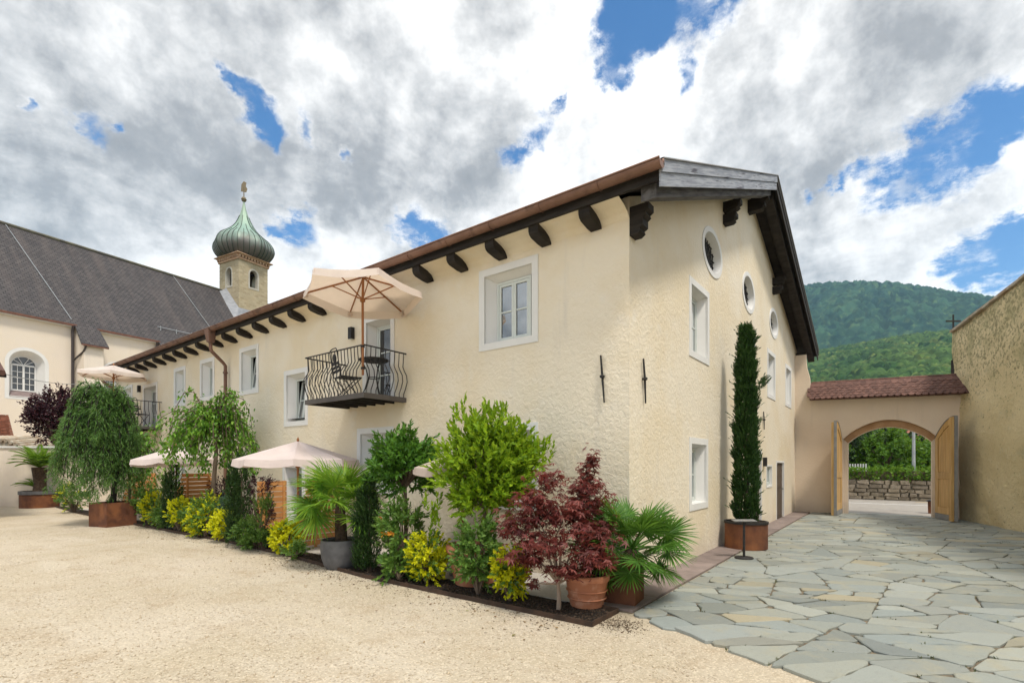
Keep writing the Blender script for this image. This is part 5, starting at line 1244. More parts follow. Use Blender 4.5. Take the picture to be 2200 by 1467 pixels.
def bistro_table(loc, label):
    g = root('bistro_table', label, 'table', loc, .4, 'tables on the balconies')
    MB().lathe([(0, .685), (.27, .685), (.28, .70), (.27, .715), (0, .715)], 24).build('table_top', IRON, g)
    for k in range(3):
        a = 2 * math.pi * k / 3; c, s_ = math.cos(a), math.sin(a)
        MB().tube([(c * .22, s_ * .22, .685), (c * .14, s_ * .14, .52), (c * .10, s_ * .10, .36), (c * .16, s_ * .16, .15), (c * .23, s_ * .23, .0)], .011, 6).build('leg', IRON, g)
    MB().tube([(.11 * math.cos(t), .11 * math.sin(t), .36) for t in np.linspace(0, 6.283, 13)], .009, 5).build('ring', IRON, g)
    return g
bistro_chair((-.42, 5.78, 2.977), R_(75), 'dark slatted bistro chair on the nearer balcony'); bistro_table((-.42, 4.98, 2.977), 'small round black table on the nearer balcony')
bistro_chair((-.40, 17.75, 2.977), R_(120), 'dark slatted bistro chair on the far balcony'); bistro_table((-.40, 18.5, 2.977), 'small round black table on the far balcony')

# ------------------------------------------------------------------ terrace screens and furniture
def screen(loc, rz, L, H, slope, label, n=11):
    g = root('slatted_screen', label, 'screen', loc, rz, 'wooden slatted screens on the terrace')
    h = H / n
    for k in range(n):
        z0 = .04 + k * h; zc = z0 + h / 2; xa = slope * max(0, zc / H) ** 1.0 if slope > 0 else 0
        MB().box(xa, L, -.012, .012, z0, z0 + h - .018).build('slat', LARCH, g)
    for x in (slope + .12, L - .08): MB().box(x - .025, x + .025, -.055, -.013, .0, H + .03).build('post', LARCH, g)
    return g
sr = math.atan2(.0, 1.)
screen((-1.22, 6.55, .03), 0, 1.15, 1.36, .42, 'orange wooden slatted screen with a sloping end behind the nearer fan palm', 12)
screen((-1.15, 12.95, .03), 0, 1.1, 1.40, .35, 'wooden slatted screen left of the dark yew column near the weeping mulberry', 12)
screen((-1.1, 17.3, .03), 0, 1.05, 1.36, .3, 'wooden slatted screen hidden behind the weeping cedar', 11)
screen((-.75, 8.8, .03), 0, .7, 1.26, .0, 'short wooden slatted screen under the pale parasol', 10)
def lounge_chair(loc, label):
    g = root('terrace_chair', label, 'chair', loc, R_(30))
    MB().box(-.24, .24, -.24, .24, .38, .48).build('seat_cushion', CUSHION, g); MB().box(-.24, .24, .2, .28, .49, .80).build('back_cushion', CUSHION, g)
    mb = MB(); mb.box(-.26, .26, -.26, .28, .34, .375); mb.build('frame', IRON, g)
    for sx in (-.24, .24):
        for sy in (-.24, .26): MB().box(sx - .015, sx + .015, sy - .015, sy + .015, 0, .339).build('leg', IRON, g)
lounge_chair((-.9, 11.5, .03), 'dark red cushioned chair on the terrace beside the weeping mulberry')

# ------------------------------------------------------------------ pots and plants, from the left
# potted cycad
p = root('corten_planter', 'round rusty planter with a dark rim holding the cycad', 'planter', (*at(85, 20.2), 0))
MB().lathe([(0, 0), (.60, 0), (.60, .52), (0, .52)], 32).build('pot_body', RUST, p); MB().lathe([(.60, .53), (.63, .53), (.63, .66), (.55, .66), (.55, .53)], 32).build('rim', GREYPOT, p)
MB().lathe([(0, .645), (.549, .645)], 32).build('soil', SOIL, p)
def feather_mesh(rg, L, nl=30, ll=.16):
    ts = np.linspace(.12, 1, nl); rows = []
    P = np.stack([L * ts, 0 * ts, .55 * L * ts - .52 * L * ts ** 2.1], -1); T_ = nrm(np.gradient(P, axis=0))
    for sgn in (-1, 1):
        D = nrm(T_ * .75 + np.array([0, sgn, .28])); lw = 1.1 * ll * np.sin(np.pi * np.clip(ts * .9 + .08, 0, 1)) ** .6
        rows.append(leaves(P, D, np.tile([0, 0, 1.], (nl, 1)), lw, .024, .2, .15))
    V, F = merge(rows); mb = MB(); mb.v = [tuple(map(float, v)) for v in V]; mb.f = [tuple(map(int, f)) for f in F]
    mb.tube([tuple(q) for q in np.vstack([[0, 0, 0], P])[::3]], .008, 4); return mb.mesh('frond', L_PALM_BRIGHT)
rg = np.random.default_rng(50)
cy = plant('cycad', 'cycad with a thick scaly trunk and a flat rosette of feathery fronds', 'palm', (*at(85, 20.2), .645))
MB().tube([(0, 0, -.02), (.02, 0, .3), (.0, 0, .62), (.0, .0, .95)], [.22, .19, .21, .25], 14).build('trunk', FIBRE, cy)
fm = [feather_mesh(rg, q) for q in (1.1, 1.0, .9)]
for k in range(52):
    el = R_(rg.uniform(0, 36)) if k % 3 else R_(rg.uniform(30, 55)); az = k * 2.4; M = Matrix.Rotation(az, 4, 'Z') @ Matrix.Rotation(-el, 4, 'Y'); M.translation = (0, 0, .93)
    o = link('frond', fm[k % 3], cy); o.matrix_local = M
for k in range(9):
    az = R_(37 + 90 + 20) + rg.normal(0, .6); M = Matrix.Rotation(az, 4, 'Z') @ Matrix.Rotation(R_(-rg.uniform(0, 30)), 4, 'Y') @ Matrix.Scale(.72, 4); M.translation = (-.08, .05, .12); o = link('frond', fm[k % 3], cy); o.matrix_local = M

# purple plum behind the wall
rg = np.random.default_rng(51); g = plant('purple_plum', 'dark purple leaved plum tree in front of the church', 'tree', (*at(122, 21.8), 0))
cc, B, D = crown(rg, (0, 0, 3.75), (1.02, 1.02, 1.25), 120, 11, .6, .15, -.95, .18); V, F = shoot_leaves(rg, B, D, .28 * rg.uniform(.6, 1.4, len(B)), 8, .10, .06, 55); foliage(V, F, L_PURPLE, g)
mb = MB(); mb.tube([(0, 0, 0), (.03, 0, 1.4), (0, 0, 2.7)], [.07, .055, .045], 8); limbs(mb, (0, 0, 2.5), cc[::2], .03, .006, rg); mb.build('trunk', BARK, g)

def weeping(name, label, loc, H, R, nb, drop, mat, seed, ll, lw, k, sag=2.2, rise=.35, asym=None, trunk=None, tr=.06, barkm=None, needles=False, group='weeping trees', leafang=60, dmin=.4, nc=0):
    rg = np.random.default_rng(seed); g = plant(name, label, 'tree', loc, group)
    parts = []; mb = MB(); bm = barkm or BARK
    tp = trunk or [(0, 0, 0), (.02, .0, H * .5), (0, 0, H)]
    mb.tube(tp, list(np.linspace(tr, tr * .7, len(tp))), 9); mb.build('trunk', bm, g); top = np.array(tp[-1])
    br = MB(); B = []; Dv = []
    for i in range(nb):
        az = (i % nc) * 6.2832 / nc + .7 * math.sin(3.1 * (i % nc)) * .5 + rg.normal(0, .20) if nc else i * 2.39996 + rg.normal(0, .25); rr = R * rg.uniform(.3, 1.08) * (1 + .16 * math.sin(5.3 * (i % nc)) if nc else 1.) * (asym(az) if asym else 1.); dp = drop * rg.uniform(dmin, 1.); rs = rise * rg.uniform(.3, 1.7) * (1 + .45 * math.sin(2.7 * (i % nc) + 1.) if nc else 1.)
        t = np.linspace(0, 1, 14); rad = rr * (1 - (1 - t) ** 1.8); wob = rg.normal(0, .06, (2, 14)).cumsum(1) * .35 * R
        z = rs * np.sin(np.pi * np.minimum(t * 1.25, 1)) * .8 - dp * np.clip((t - .28) / .72, 0, 1) ** 1.25
        cur = np.stack([rad * np.cos(az) + wob[0] * t, rad * np.sin(az) + wob[1] * t, z], -1) + top + np.array([0, 0, -rg.uniform(0, .22)])
        cur[:, 2] = np.maximum(cur[:, 2], .08)
        br.tube([tuple(q) for q in cur[::2]], list(np.linspace(tr * .35, .004, 7)), 4, cap=False)
        tt = rg.uniform(.1, 1., k); ii = tt * 13; a = np.floor(ii).astype(int).clip(0, 12); f = (ii - a)[:, None]
        P = cur[a] * (1 - f) + cur[a + 1] * f; T_ = nrm(cur[a + 1] - cur[a]); B.append(P); Dv.append(T_)
    br.build('branches', bm, g)
    P = np.vstack(B); T_ = np.vstack(Dv); n = len(P)
    if needles:
        # tufts of needles along short hanging side twigs
        sd = nrm(np.cross(T_, rdir(rg, n)) * .8 + T_ * .8 + np.array([0, 0, -.25])); V, F = shoot_leaves(rg, P + rg.normal(0, .02, (n, 3)), sd, rg.uniform(.08, .24, n), 8, ll, lw, 50, .1, .1)
    else:
        P = P + rg.normal(0, .065, P.shape); side = nrm(np.cross(T_, rdir(rg, n))); LD = nrm(side * .75 + T_ * .35 + np.array([0, 0, -.55])); LN = nrm(np.array([0, 0, .6]) + side * .9 + rg.normal(0, .35, P.shape))
        s = rg.uniform(.6, 1.2, n); V, F = leaves(P, LD, LN, ll * s, lw * s, .14, .15)
    V[:, 2] = np.maximum(V[:, 2], .05); foliage(V, F, mat, g); return g
# weeping cedar in its rusty box
cx_, cy_ = -1.95, 14.55
p = root('corten_box', 'square rust-brown steel planter under the weeping cedar', 'planter', (cx_, cy_, 0), R_(16))
hw = .385
for nm, b in (('side_panel', (-hw, hw, -hw, -hw + .02)), ('side_panel', (-hw, hw, hw - .02, hw)), ('side_panel', (-hw, -hw + .02, -hw + .022, hw - .022)), ('side_panel', (hw - .02, hw, -hw + .022, hw - .022))): MB().box(*b, 0, .66).build(nm, RUST, p)
MB().box(-hw + .02, hw - .02, -hw + .02, hw - .02, .5, .60).build('soil', SOIL, p)
lft = math.atan2(-RT[1], -RT[0])
weeping('weeping_cedar', 'tall weeping blue-green cedar with curtains of drooping needles', (cx_, cy_, .6), 2.55, 1.10, 200, 2.3, L_CEDAR, 52, .085, .015, 56, asym=lambda a: .84 + .16 * math.cos(a - lft), trunk=[(0, 0, 0), (.05, -.04, .9), (.0, 0, 1.7), (-.06, .08, 2.35), (-.1, .14, 2.5)], tr=.075, needles=True, rise=.55, dmin=.18, barkm=DARKWOOD, nc=11)
weeping('weeping_mulberry', 'weeping mulberry with arching leafy branches in front of the downpipe', (-1.1, 10.15, 0), 2.6, 1.12, 80, 1.12, L_MULB, 53, .095, .05, 84, asym=lambda a: .85 + .3 * abs(math.cos(a - lft)), trunk=[(0, 0, 0), (-.03, .02, 1.2), (.05, .05, 2.0), (.02, .1, 2.6)], tr=.055, barkm=BARK, rise=.55, dmin=.05, nc=9)
weeping('weeping_mulberry', 'smaller weeping mulberry half hidden behind the cedar', (-1.2, 15.9, 0), 2.3, .9, 60, 1.1, L_MULB, 54, .10, .055, 64, trunk=[(0, 0, 0), (.02, .0, 1.2), (.0, 0, 2.3)], tr=.05, rise=.4, dmin=.2)

# columns of yew
def column(name, label, loc, h, r, mat, seed, n=900, k=8, ll=.05, lw=.016, tops=3, group=None, cat='shrub', Ls=.13, ragged=.12):
    rg = np.random.default_rng(seed); g = plant(name, label, cat, loc, group); Bs = []
    for t_ in range(tops):
        hh = h * (1 - .16 * t_ * rg.uniform(.6, 1.2)); off = rg.normal(0, r * .42, 2) if t_ else np.zeros(2); m = n // tops
        z = rg.uniform(.02, .97, m) * hh; pr = np.clip(1 - (z / hh) ** 3.2, .05, 1) ** .6 * (.75 + .25 * np.minimum(z / (.12 * hh), 1)); a = rg.uniform(0, 6.28, m); q = r * (1 - .38 * (tops > 1)) * pr * np.sqrt(rg.uniform(.3, 1, m)) * (1 + ragged * np.sin(z * 9 + t_))
        Bs.append(np.stack([off[0] + q * np.cos(a), off[1] + q * np.sin(a), z], -1))
    B = np.vstack(Bs); out = B * np.array([1, 1, 0]); D = nrm(nrm(out) * .42 + np.array([0, 0, 1.]) + rg.normal(0, .2, B.shape))
    V, F = shoot_leaves(rg, B, D, Ls * rg.uniform(.5, 1.4, len(B)), k, ll, lw, 38, .15, 0.); foliage(V, F, mat, g)
    MB().tube([(0, 0, -.02), (0, 0, h * .8)], [.035, .012], 6).build('trunk', BARK, g); return g
YG = 'columnar yews in the bed'
column('yew_column', 'dark green columnar yew beside the far slatted screen', (-1.32, 11.95, .02), 1.66, .235, L_YEW, 61, 1100, tops=2, group=YG)
column('yew_column', 'slender dark green columnar yew with two tips right of the weeping mulberry', (-1.40, 8.15, .02), 1.92, .235, L_YEW, 62, 1300, tops=3, group=YG)
column('yew_column', 'very dark columnar yew just right of the grey pot', (-1.47, 3.72, .02), 1.46, .205, L_YEW, 63, 1500, tops=2, ll=.045, lw=.014, group=YG)

# golden and green shrubs along the bed, far to near
GG = 'golden shrubs along the bed'; SG = 'green shrubs along the bed'
def gold(label, y, h, r, seed, x=-1.42, f=.12, ll=.05, lw=.032, **kw): bush('golden_euonymus', label, (x, y, .02), h, r * 1.05, L_YELLOW, seed, ll, lw, 44, 12, 8, .10, GG, mat2=L_SHRUB, f2=f, **kw)
def green(label, y, h, r, seed, x=-1.42, mat=None, ll=.07, lw=.03, ncl=34, nsh=9, k=8, **kw): bush('green_shrub', label, (x, y, .02), h, r, mat or L_SHRUB, seed, ll, lw, ncl, nsh, k, .17, SG, **kw)
green('green and yellow shrub at the far end of the bed left of the cedar planter', 20.2, 1.2, .55, 71, -1.6, mat2=L_YELLOW, f2=.22)
green('upright glossy green shrub right of the rusty box planter', 14.35, 1.25, .3, 72, -1.25)
gold('golden shrub nearest the rusty box planter', 13.2, .98, .30, 73, f=.35)
gold('golden shrub at the foot of the far yew column', 11.35, .86, .31, 74, f=.25)
green('green shrub with yellow edges under the weeping mulberry', 9.85, 1.05, .42, 75, mat2=L_YELLOW, f2=.25)
gold('golden shrub under the weeping mulberry with bare legs', 10.05, .72, .27, 76, -1.5)
gold('bright golden shrub at the left foot of the slender yew', 8.85, .70, .29, 77, f=.05, ll=.042)
green('leafy green shrub filling the bed between the two farthest golden shrubs', 12.45, .80, .34, 120, -1.3)
green('dark leafy shrub behind the golden shrub at the foot of the far yew', 10.9, .82, .32, 121, -1.22)
green('low green shrub right of the slender yew column', 7.75, .55, .28, 122, -1.42, ncl=18)
green('loose pale green shrub in front of the orange screen', 7.15, 1.02, .30, 78, ncl=15, nsh=5, ll=.075, lw=.024)
green('low green ground shrub in front of the orange screen', 7.3, .30, .25, 79, -1.45, ll=.06)
gold('bright golden shrub left of the grey pot', 6.2, .64, .26, 80, -1.5, f=.06)
green('tiny green seedling shrub left of the grey pot', 5.75, .2, .2, 81, -1.55, ncl=10, ll=.05)
green('tall loose green shrub with orange flowers beside the dark yew', 3.05, 1.18, .36, 82, -1.38, ncl=38, nsh=8, ll=.08, lw=.032, mat2=L_ORANGE, f2=.04)
green('low broad leaved shrub at the foot of the flowering shrub', 2.9, .34, .26, 83, -1.58, ll=.09, lw=.035, ncl=18)
gold('large golden variegated shrub left of the terracotta urn', 2.40, .76, .33, 84, -1.48, f=.3, ll=.06, lw=.03)
green('climbing green shrub in front of the terracotta urn', 1.42, 1.06, .27, 85, -1.50, ncl=34, nsh=8, ll=.07, lw=.038)
gold('narrow golden shrub at the left of the red maple trunk', .90, .68, .21, 86, -1.50, f=.2, ll=.05, lw=.03)
bush('purple_shrub', 'dark purple barberry behind the slender yew', (-.75, 10.2, .02), 1.62, .42, L_PURPLE, 87, .05, .026, 30, 11, 8, .16, 'purple shrubs on the terrace')
bush('purple_shrub', 'small dark purple barberry under the pale parasol', (-.65, 8.9, .02), 1.58, .36, L_PURPLE, 88, .05, .026, 26, 10, 8, .16, 'purple shrubs on the terrace')
bush('blue_shrub', 'low blue-green shrub behind the slender yew', (-1.02, 9.6, .02), 1.05, .34, L_BLUE, 89, .045, .02, 26, 10, 8, .13)
bush('box_shrub', 'dark leafy shrub under the pale parasol at the far terrace', (-.8, 14.2, .02), 1.5, .42, L_SHRUB, 90, .09, .05, 24, 8, 6, .16)

# fan palm in the grey pot
p = pot('round_pot', 'large round dark grey pot holding the nearer fan palm', (-1.50, 4.42, .0), [(0, 0), (.23, 0), (.27, .04), (.315, .18), (.335, .34), (.325, .47), (.30, .475), (.30, .42)], GREYPOT, 36, soil_r=.305, soil_z=.43); smooth_children(p)
fan_palm('bright green fan palm with sweeping fronds in the grey pot', (-1.50, 4.42, .43), .62, .10, 24, .50, .46, L_PALM_BRIGHT, 91, lean=(-.02, .02), elo=-38, ehi=66, sag=1.5)
# dark standard laurel behind it
rg = np.random.default_rng(92); g = plant('laurel_bush', 'dark green laurel standard left of the small beige parasol', 'shrub', (-1.12, 3.28, .03), 'laurels')
cc, B, D = crown(rg, (0, 0, 1.66), (.54, .54, .52), 84, 11, .75, .2, -.9, .18); V, F = shoot_leaves(rg, B, D, .15 * rg.uniform(.6, 1.4, len(B)), 8, .085, .034, 48); foliage(V, F, L_LAUREL_DARK, g)
mb = MB(); mb.tube([(0, 0, 0), (.02, .01, .6), (0, 0, 1.4)], [.035, .03, .025], 8); limbs(mb, (0, 0, 1.3), cc[::2], .016, .004, rg); mb.build('trunk', BARK, g)
p = pot('laurel_pot', 'rust coloured trough behind the flowering shrub', (-1.05, 3.2, .03), [(0, 0), (.24, 0), (.27, .36), (.25, .37), (.245, .33)], RUST, 24, soil_r=.246, soil_z=.33)
# big bright laurel in the terracotta urn
UP = [(0, 0), (.27, 0), (.28, .03), (.325, .22), (.36, .42), (.365, .44), (.40, .455), (.41, .49), (.405, .53), (.375, .55), (.35, .545), (.345, .48)]
p = pot('terracotta_urn', 'big terracotta pot with a thick rolled rim under the bright laurel', (-1.08, 1.86, .03), UP, TERRA, 36, soil_r=.346, soil_z=.49, group=None); smooth_children(p)
rg = np.random.default_rng(93); g = plant('laurel_bush', 'big bright yellow-green laurel bush in the terracotta urn', 'shrub', (-1.10, 1.68, .5), 'laurels')
cc, B, D = crown(rg, (.03, -.08, 1.12), (.68, .68, .70), 150, 11, .95, .15, -.92, .16)
Ls = .20 * rg.uniform(.5, 1.5, len(B)); V, F = shoot_leaves(rg, B, D, Ls, 11, .088, .036, 44); foliage(V, F, L_LAUREL, g)
ex = np.array([[-.25, .2, 1.75], [.0, -.1, 1.78], [.08, -.25, 1.76], [-.05, .1, 1.72], [.2, -.45, 1.62], [.42, -.68, 1.35], [.47, -.74, 1.15], [.40, -.66, 1.0], [-.52, .38, .55], [-.55, .45, .3]]); Bq = np.repeat(ex, 5, 0) + rg.normal(0, .06, (50, 3)); Dq = nrm(np.array([0, 0, 1.]) + rg.normal(0, .25, (50, 3)))
V, F = shoot_leaves(rg, Bq, Dq, .26, 13, .085, .034, 42); foliage(V, F, L_LAUREL, g)
mb = MB(); mb.tube([(0, 0, 0), (.02, -.02, .35), (.02, -.04, .8)], [.04, .035, .03], 8); limbs(mb, (.02, -.03, .6), cc[::2], .02, .004, rg); mb.build('trunk', BARK, g)

# Japanese maples
def maple(label, loc, tiers, seed, trunk, nl, ll=.075, tr=.03, spread=1.):
    rg = np.random.default_rng(seed); g = plant('japanese_maple', label, 'tree', loc, 'red Japanese maples')
    P = []; mb = MB(); mb.tube(trunk, list(np.linspace(tr, tr * .7, len(trunk))), 8); fork = np.array(trunk[-1])
    for (x, y, z, rx, rz, m) in tiers:
        c = np.array([x, y, z]); limbs(mb, fork, [c], tr * .55, .006, rg, 5, .2)
        pads = c + rdir(rg, 9) * np.array([rx, rx, rz]) * rg.uniform(.3, .95, (9, 1)); limbs(mb, c, pads, .007, .003, rg, 4, .1)
        m = int(m * 1.35); w = rg.integers(0, 9, m); q = pads[w] + rg.normal(0, 1, (m, 3)) * np.array([rx * .38, rx * .38, rz * .52]); P.append(q)
    mb.build('trunk', PALEBARK, g)
    P = np.vstack(P); n = len(P); az = rg.uniform(0, 6.28, n); N = nrm(np.stack([.45 * np.cos(az + 1.), .45 * np.sin(az + 1.), np.ones(n)], -1) + rg.normal(0, .25, (n, 3)))
    D0 = nrm(np.stack([np.cos(az), np.sin(az), -.35 * np.ones(n)], -1)); D0 = nrm(D0 - N * (D0 * N).sum(1, keepdims=True)); S = np.cross(N, D0); sz = ll * rg.uniform(.65, 1.25, n); pr = []
    for th, f in ((-98, .55), (-50, .85), (0, 1.), (50, .85), (98, .55)):
        t = math.radians(th); pr.append(leaves(P, D0 * math.cos(t) + S * math.sin(t), N, sz * f, sz * f * .27, .1, .22))
    # interleave lobes so that each leaf stays one island: weld lobes at the base
    Vs = np.stack([v.reshape(n, 6, 3) for v, _ in pr], 1).reshape(n * 30, 3); F = []
    base = np.arange(n) * 30
    for l in range(5):
        for f in ((0, 1, 2, 3), (0, 3, 4, 5)): F.append(np.stack([base + (0 if i == 0 else l * 6 + i) for i in f], -1))
    foliage(Vs, np.vstack(F), L_MAPLE, g); return g
def camxy(du, dd): # offset in metres: right in the view, away from the viewer
    v = RT * du + FW * dd; return float(v[0]), float(v[1])
def tier(du, dd, z, rx, rz, m): return (*camxy(du, dd), z, rx, rz, m)
maple('spreading red Japanese maple growing in the bed with a pale forked trunk', (-1.46, .22, .02), [tier(-.12, .0, 1.50, .17, .10, 90), tier(-.35, -.05, 1.28, .28, .09, 190), tier(.12, .05, 1.16, .28, .10, 190), tier(-.22, .15, 1.02, .34, .10, 220), tier(-.52, .0, .92, .18, .07, 80), tier(.32, -.05, .92, .30, .10, 200), tier(-.15, -.2, .80, .34, .11, 220), tier(.22, -.2, .68, .30, .10, 180), tier(-.38, -.1, .60, .20, .08, 110), tier(.10, -.25, .50, .26, .07, 120), tier(.46, .05, .62, .2, .1, 90), tier(-.3, .05, .30, .08, .05, 26)], 101, [(0, 0, -.02), (.01, 0, .14), (.0, .01, .30)], 0)
P2 = [(0, 0), (.19, 0), (.20, .02), (.248, .29), (.255, .305), (.27, .31), (.274, .365), (.256, .38), (.24, .378), (.232, .33)]
p = pot('terracotta_pot', 'ribbed terracotta pot at the corner under the taller maple', (-1.12, .04, .03), P2, TERRA, 36, soil_r=.235, soil_z=.34); smooth_children(p)
for z in (.10, .19): MB().lathe([(.205 + z * .15, z - .012), (.218 + z * .16, z), (.209 + z * .16, z + .012)], 36).build('rib', TERRA, p)
maple('taller upright red Japanese maple in the terracotta pot by the house corner', (-1.10, .08, .36), [tier(.10, .1, 1.42, .09, .12, 60), tier(.06, .1, 1.22, .16, .12, 110), tier(-.04, .1, 1.05, .24, .09, 150), tier(.14, .12, .88, .26, .09, 170), tier(-.12, .05, .78, .26, .09, 150), tier(.1, 0, .62, .24, .09, 130)], 102, [(0, 0, -.02), (.0, 0, .2), (.02, -.02, .42)], 0, ll=.07, tr=.022)
bush('box_shrub', 'small round green shrub in the pot below the taller maple', (-1.02, -.02, .36), .42, .17, L_SHRUB, 103, .035, .02, 26, 9, 7, .08)

# fan palm in the square corten planter at the corner
q = root('corten_box', 'tall square corten planter at the house corner holding the right fan palm', 'planter', (-.66, -.22, .03), R_(8)); hw = .20
for b in ((-hw, hw, -hw, -hw + .012), (-hw, hw, hw - .012, hw), (-hw, -hw + .012, -hw + .013, hw - .013), (hw - .012, hw, -hw + .013, hw - .013)): MB().box(*b, 0, .50).build('side_panel', RUST, q)
MB().box(-hw + .013, hw - .013, -hw + .013, hw - .013, .4, .47).build('soil', SOIL, q)
fan_palm('dark green fan palm with stiff narrow fronds at the house corner', (-.62, -.25, .48), .18, .09, 34, .37, .46, L_PALM, 94, lean=(.03, -.05), elo=-46, ehi=56, sag=.6)

# cypress
q = root('corten_planter', 'round rusty planter with a dark rim under the tall cypress', 'planter', (4.55, -.48, .03))
MB().lathe([(0, 0), (.40, 0), (.40, .50), (0, .50)], 40).build('pot_body', RUST, q); MB().lathe([(.40, .495), (.415, .495), (.415, .535), (.38, .535), (.38, .495)], 40).build('rim', IRON, q); MB().lathe([(0, .52), (.379, .52)], 32).build('soil', SOIL, q)
rg = np.random.default_rng(95); g = plant('cypress', 'tall narrow dark green cypress standing against the gable wall', 'tree', (4.55, -.48, .52)); n = 6500; H = 4.05
z = rg.uniform(.0, 1., n) ** .9 * H * .965; t = z / H; pr = np.interp(t, [0, .04, .2, .5, .8, .93, 1.], [.16, .205, .205, .18, .145, .09, .035]); a = rg.uniform(0, 6.28, n); qd = pr * np.sqrt(rg.uniform(.35, 1.02, n)) * (1 + .13 * np.sin(a * 3 + z * 5) + .13 * np.sin(a * 2 - z * 11.) + .08 * np.sin(z * 23. + a))
B = np.stack([qd * np.cos(a), qd * np.sin(a), z], -1); D = nrm(nrm(B * np.array([1, 1, 0])) * .45 + np.array([0, 0, 1.]) + rg.normal(0, .2, B.shape)); Ls = .11 * rg.uniform(.5, 1.4, n); Ls[:70] *= 1.9; D[:70] = nrm(D[:70] + nrm(B[:70] * np.array([1, 1, 0])) * .7)
V, F = shoot_leaves(rg, B, D, Ls, 9, .055, .016, 36, .15, 0.); foliage(V, F, L_CYPRESS, g)
Bq = np.array([0.28 * RT[0], .28 * RT[1], 2.75]) + rg.normal(0, .05, (26, 3)); V, F = shoot_leaves(rg, Bq, nrm(np.array([RT[0] * .6, RT[1] * .6, .8]) + rg.normal(0, .25, (26, 3))), .2, 9, .075, .018, 36); foliage(V, F, L_CYPRESS, g)
MB().tube([(0, 0, -.03), (0, 0, 3.6)], [.05, .015], 7).build('trunk', BARK, g)
sp = root('reading_stand', 'black iron stand with a round base and tilted plate by the cypress', 'stand', (3.22, -.74, .035))
MB().lathe([(0, 0), (.155, 0), (.16, .012), (.15, .024), (.03, .03), (0, .03)], 28).build('base_plate', IRON, sp); MB().tube([(0, 0, .025), (0, 0, .62)], .022, 10).build('pole', IRON, sp)
MB().tube([(0, 0, .60), (0, 0, .66)], .034, 10).build('collar', IRON, sp)
o = MB().box(-.2, .2, -.07, .07, -.008, .008).build('top_plate', GREYMETAL, sp); o.matrix_local = Matrix.Translation((0, 0, .672)) @ Matrix.Rotation(R_(37.2 - 90), 4, 'Z') @ Matrix.Rotation(R_(6), 4, 'X')

# ------------------------------------------------------------------ green beyond the gate
rg = np.random.default_rng(110); hd = plant('hedge', 'clipped bright green hedge on top of the field stone wall', 'hedge', (23.95, 0, .93))
n = 5200; B = np.stack([rg.uniform(-.25, .4, n), rg.uniform(-9, 4, n), rg.uniform(.0, .60, n)], -1); D = nrm(np.stack([rg.normal(-.5, .5, n), rg.normal(0, .5, n), rg.normal(.6, .5, n)], -1)); s = rg.uniform(.7, 1.3, n)
V, F = leaves(B, D, nrm(rg.normal(0, 1, (n, 3)) + np.array([-.6, 0, .8])), .14 * s, .09 * s); foliage(V, F, L_HEDGE, hd)
MB().box(0., .25, -9, 4, -.1, .45).build('hedge_core', BARK, hd)
def tree(label, loc, h, r, mat, seed, n=60, ll=.2, lw=.12, zc=.6):
    rg = np.random.default_rng(seed); g = plant('garden_tree', label, 'tree', loc, 'trees beyond the gate')
    cc, B, D = crown(rg, (0, 0, h * zc), (r, r, h * (1 - zc) * 1.0), n, 9, .4, .25, -.9, .2); V, F = shoot_leaves(rg, B, D, .5 * rg.uniform(.6, 1.3, len(B)), 7, ll, lw, 60); V[:, 2] = np.maximum(V[:, 2], .05); foliage(V, F, mat, g)
    mb = MB(); mb.tube([(0, 0, 0), (0, 0, h * .6)], [.14, .08], 8); limbs(mb, (0, 0, h * .4), cc[::3], .06, .012, rg); mb.build('trunk', BARK, g)
tree('dark conifer-like tree at the left of the gate opening', (*at(1828, 30), 0), 4.2, 1.7, L_DARKTREE, 111, 60, zc=.55)
tree('bright green round tree in the middle of the gate opening', (*at(1905, 28), 0), 3.6, 1.5, L_TREE, 112, 75, zc=.52)
tree('dark green tree standing behind the bright round tree', (*at(1935, 36), 0), 5.2, 2.6, L_DARKTREE, 113, 90, zc=.6)
tree('mid green tree behind the lamp post', (*at(1985, 29), 0), 3.0, 1.25, L_TREE, 114, 60, zc=.52)
tree('tall leafy tree at the back behind the gate opening', (*at(1875, 40), 0), 6.0, 2.6, L_TREE, 115, 90, zc=.6)
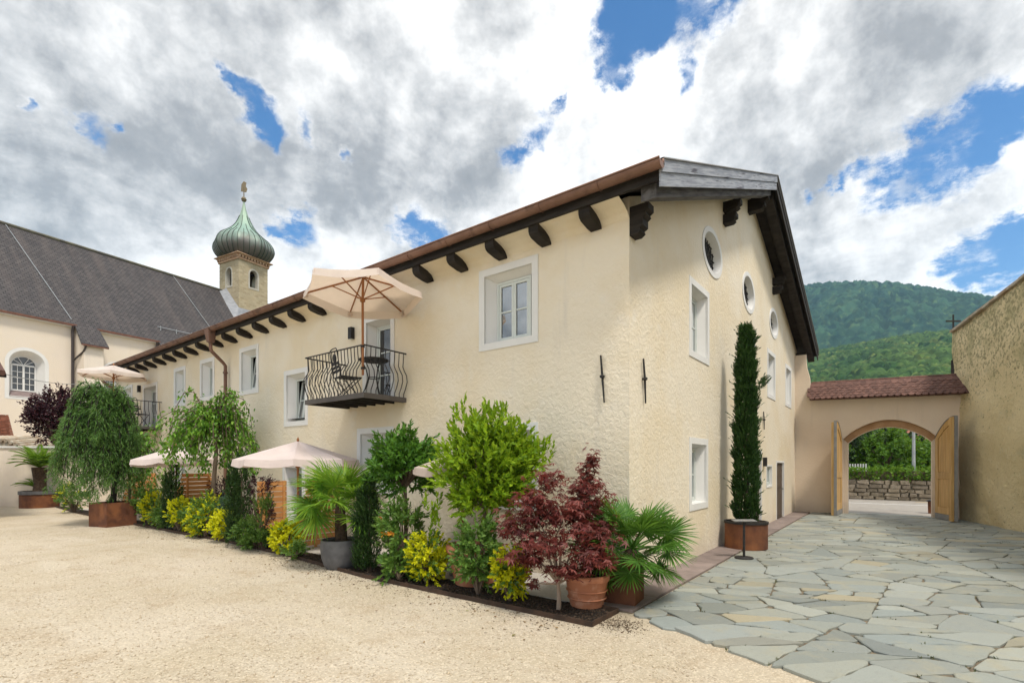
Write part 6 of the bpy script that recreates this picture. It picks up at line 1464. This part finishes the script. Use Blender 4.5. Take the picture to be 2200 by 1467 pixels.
tree('bushy green tree at the right edge of the gate opening', (*at(2035, 31), 0), 2.9, 1.4, L_TREE, 116, 55, zc=.52)
tree('shady green tree at the left edge of the gate opening', (*at(1795, 33), 0), 4.4, 1.8, L_TREE, 117, 60, zc=.55)

# ------------------------------------------------------------------ small litter: fallen leaves on the gravel, moss and grass in the joints
rg = np.random.default_rng(140); n = 170
i = rg.integers(0, 7, n); t = rg.random(n); b_ = np.array(BEDF); P = b_[i] + (b_[i + 1] - b_[i]) * t[:, None]; P[:, 0] -= np.abs(rg.normal(0, .5, n)) + .02
P = np.column_stack([P, np.full(n, .008)]); az = rg.uniform(0, 6.28, n); V, F = leaves(P, np.stack([np.cos(az), np.sin(az), rg.normal(0, .12, n)], -1), np.tile([0, 0, 1.], (n, 1)) + rg.normal(0, .3, (n, 3)), rg.uniform(.025, .055, n), rg.uniform(.012, .026, n), .25, 0.)
V[:, 2] = np.maximum(V[:, 2], .004)
o = link('fallen_leaves', npmesh('fallen_leaves', V, F, leafmat('fallen_leaf', [(.20, .11, .04), (.32, .20, .06), (.14, .06, .035), (.24, .26, .05)], (.3, .2, .05), .1))); o['kind'] = 'stuff'
st = [o for o in bpy.data.objects if o.name.startswith('flagstone')]; tf = []
for o in st:
    vv = o.data.vertices; m = len(vv) // 3
    for q in range(m):
        c = vv[q].co
        if c.x < 9 and rg.random() < (.16 if mnoise.noise(Vector((c.x * .9, c.y * .9, 2.))) > .12 else .02): tf.append((c.x, c.y))
tf = np.array(tf); k = 7; B = np.repeat(np.column_stack([tf, np.full(len(tf), .012)]), k, 0); B[:, :2] += rg.normal(0, .012, (len(B), 2))
D = nrm(rg.normal(0, .55, B.shape) + np.array([0, 0, 1.])); V, F = leaves(B, D, rdir(rg, len(B)), rg.uniform(.012, .04, len(B)), rg.uniform(.006, .012, len(B)))
o = link('joint_moss', npmesh('joint_moss', V, F, leafmat('joint_moss', [(.05, .07, .02), (.09, .11, .03), (.12, .13, .05)], (.1, .15, .03), .15))); o['kind'] = 'stuff'
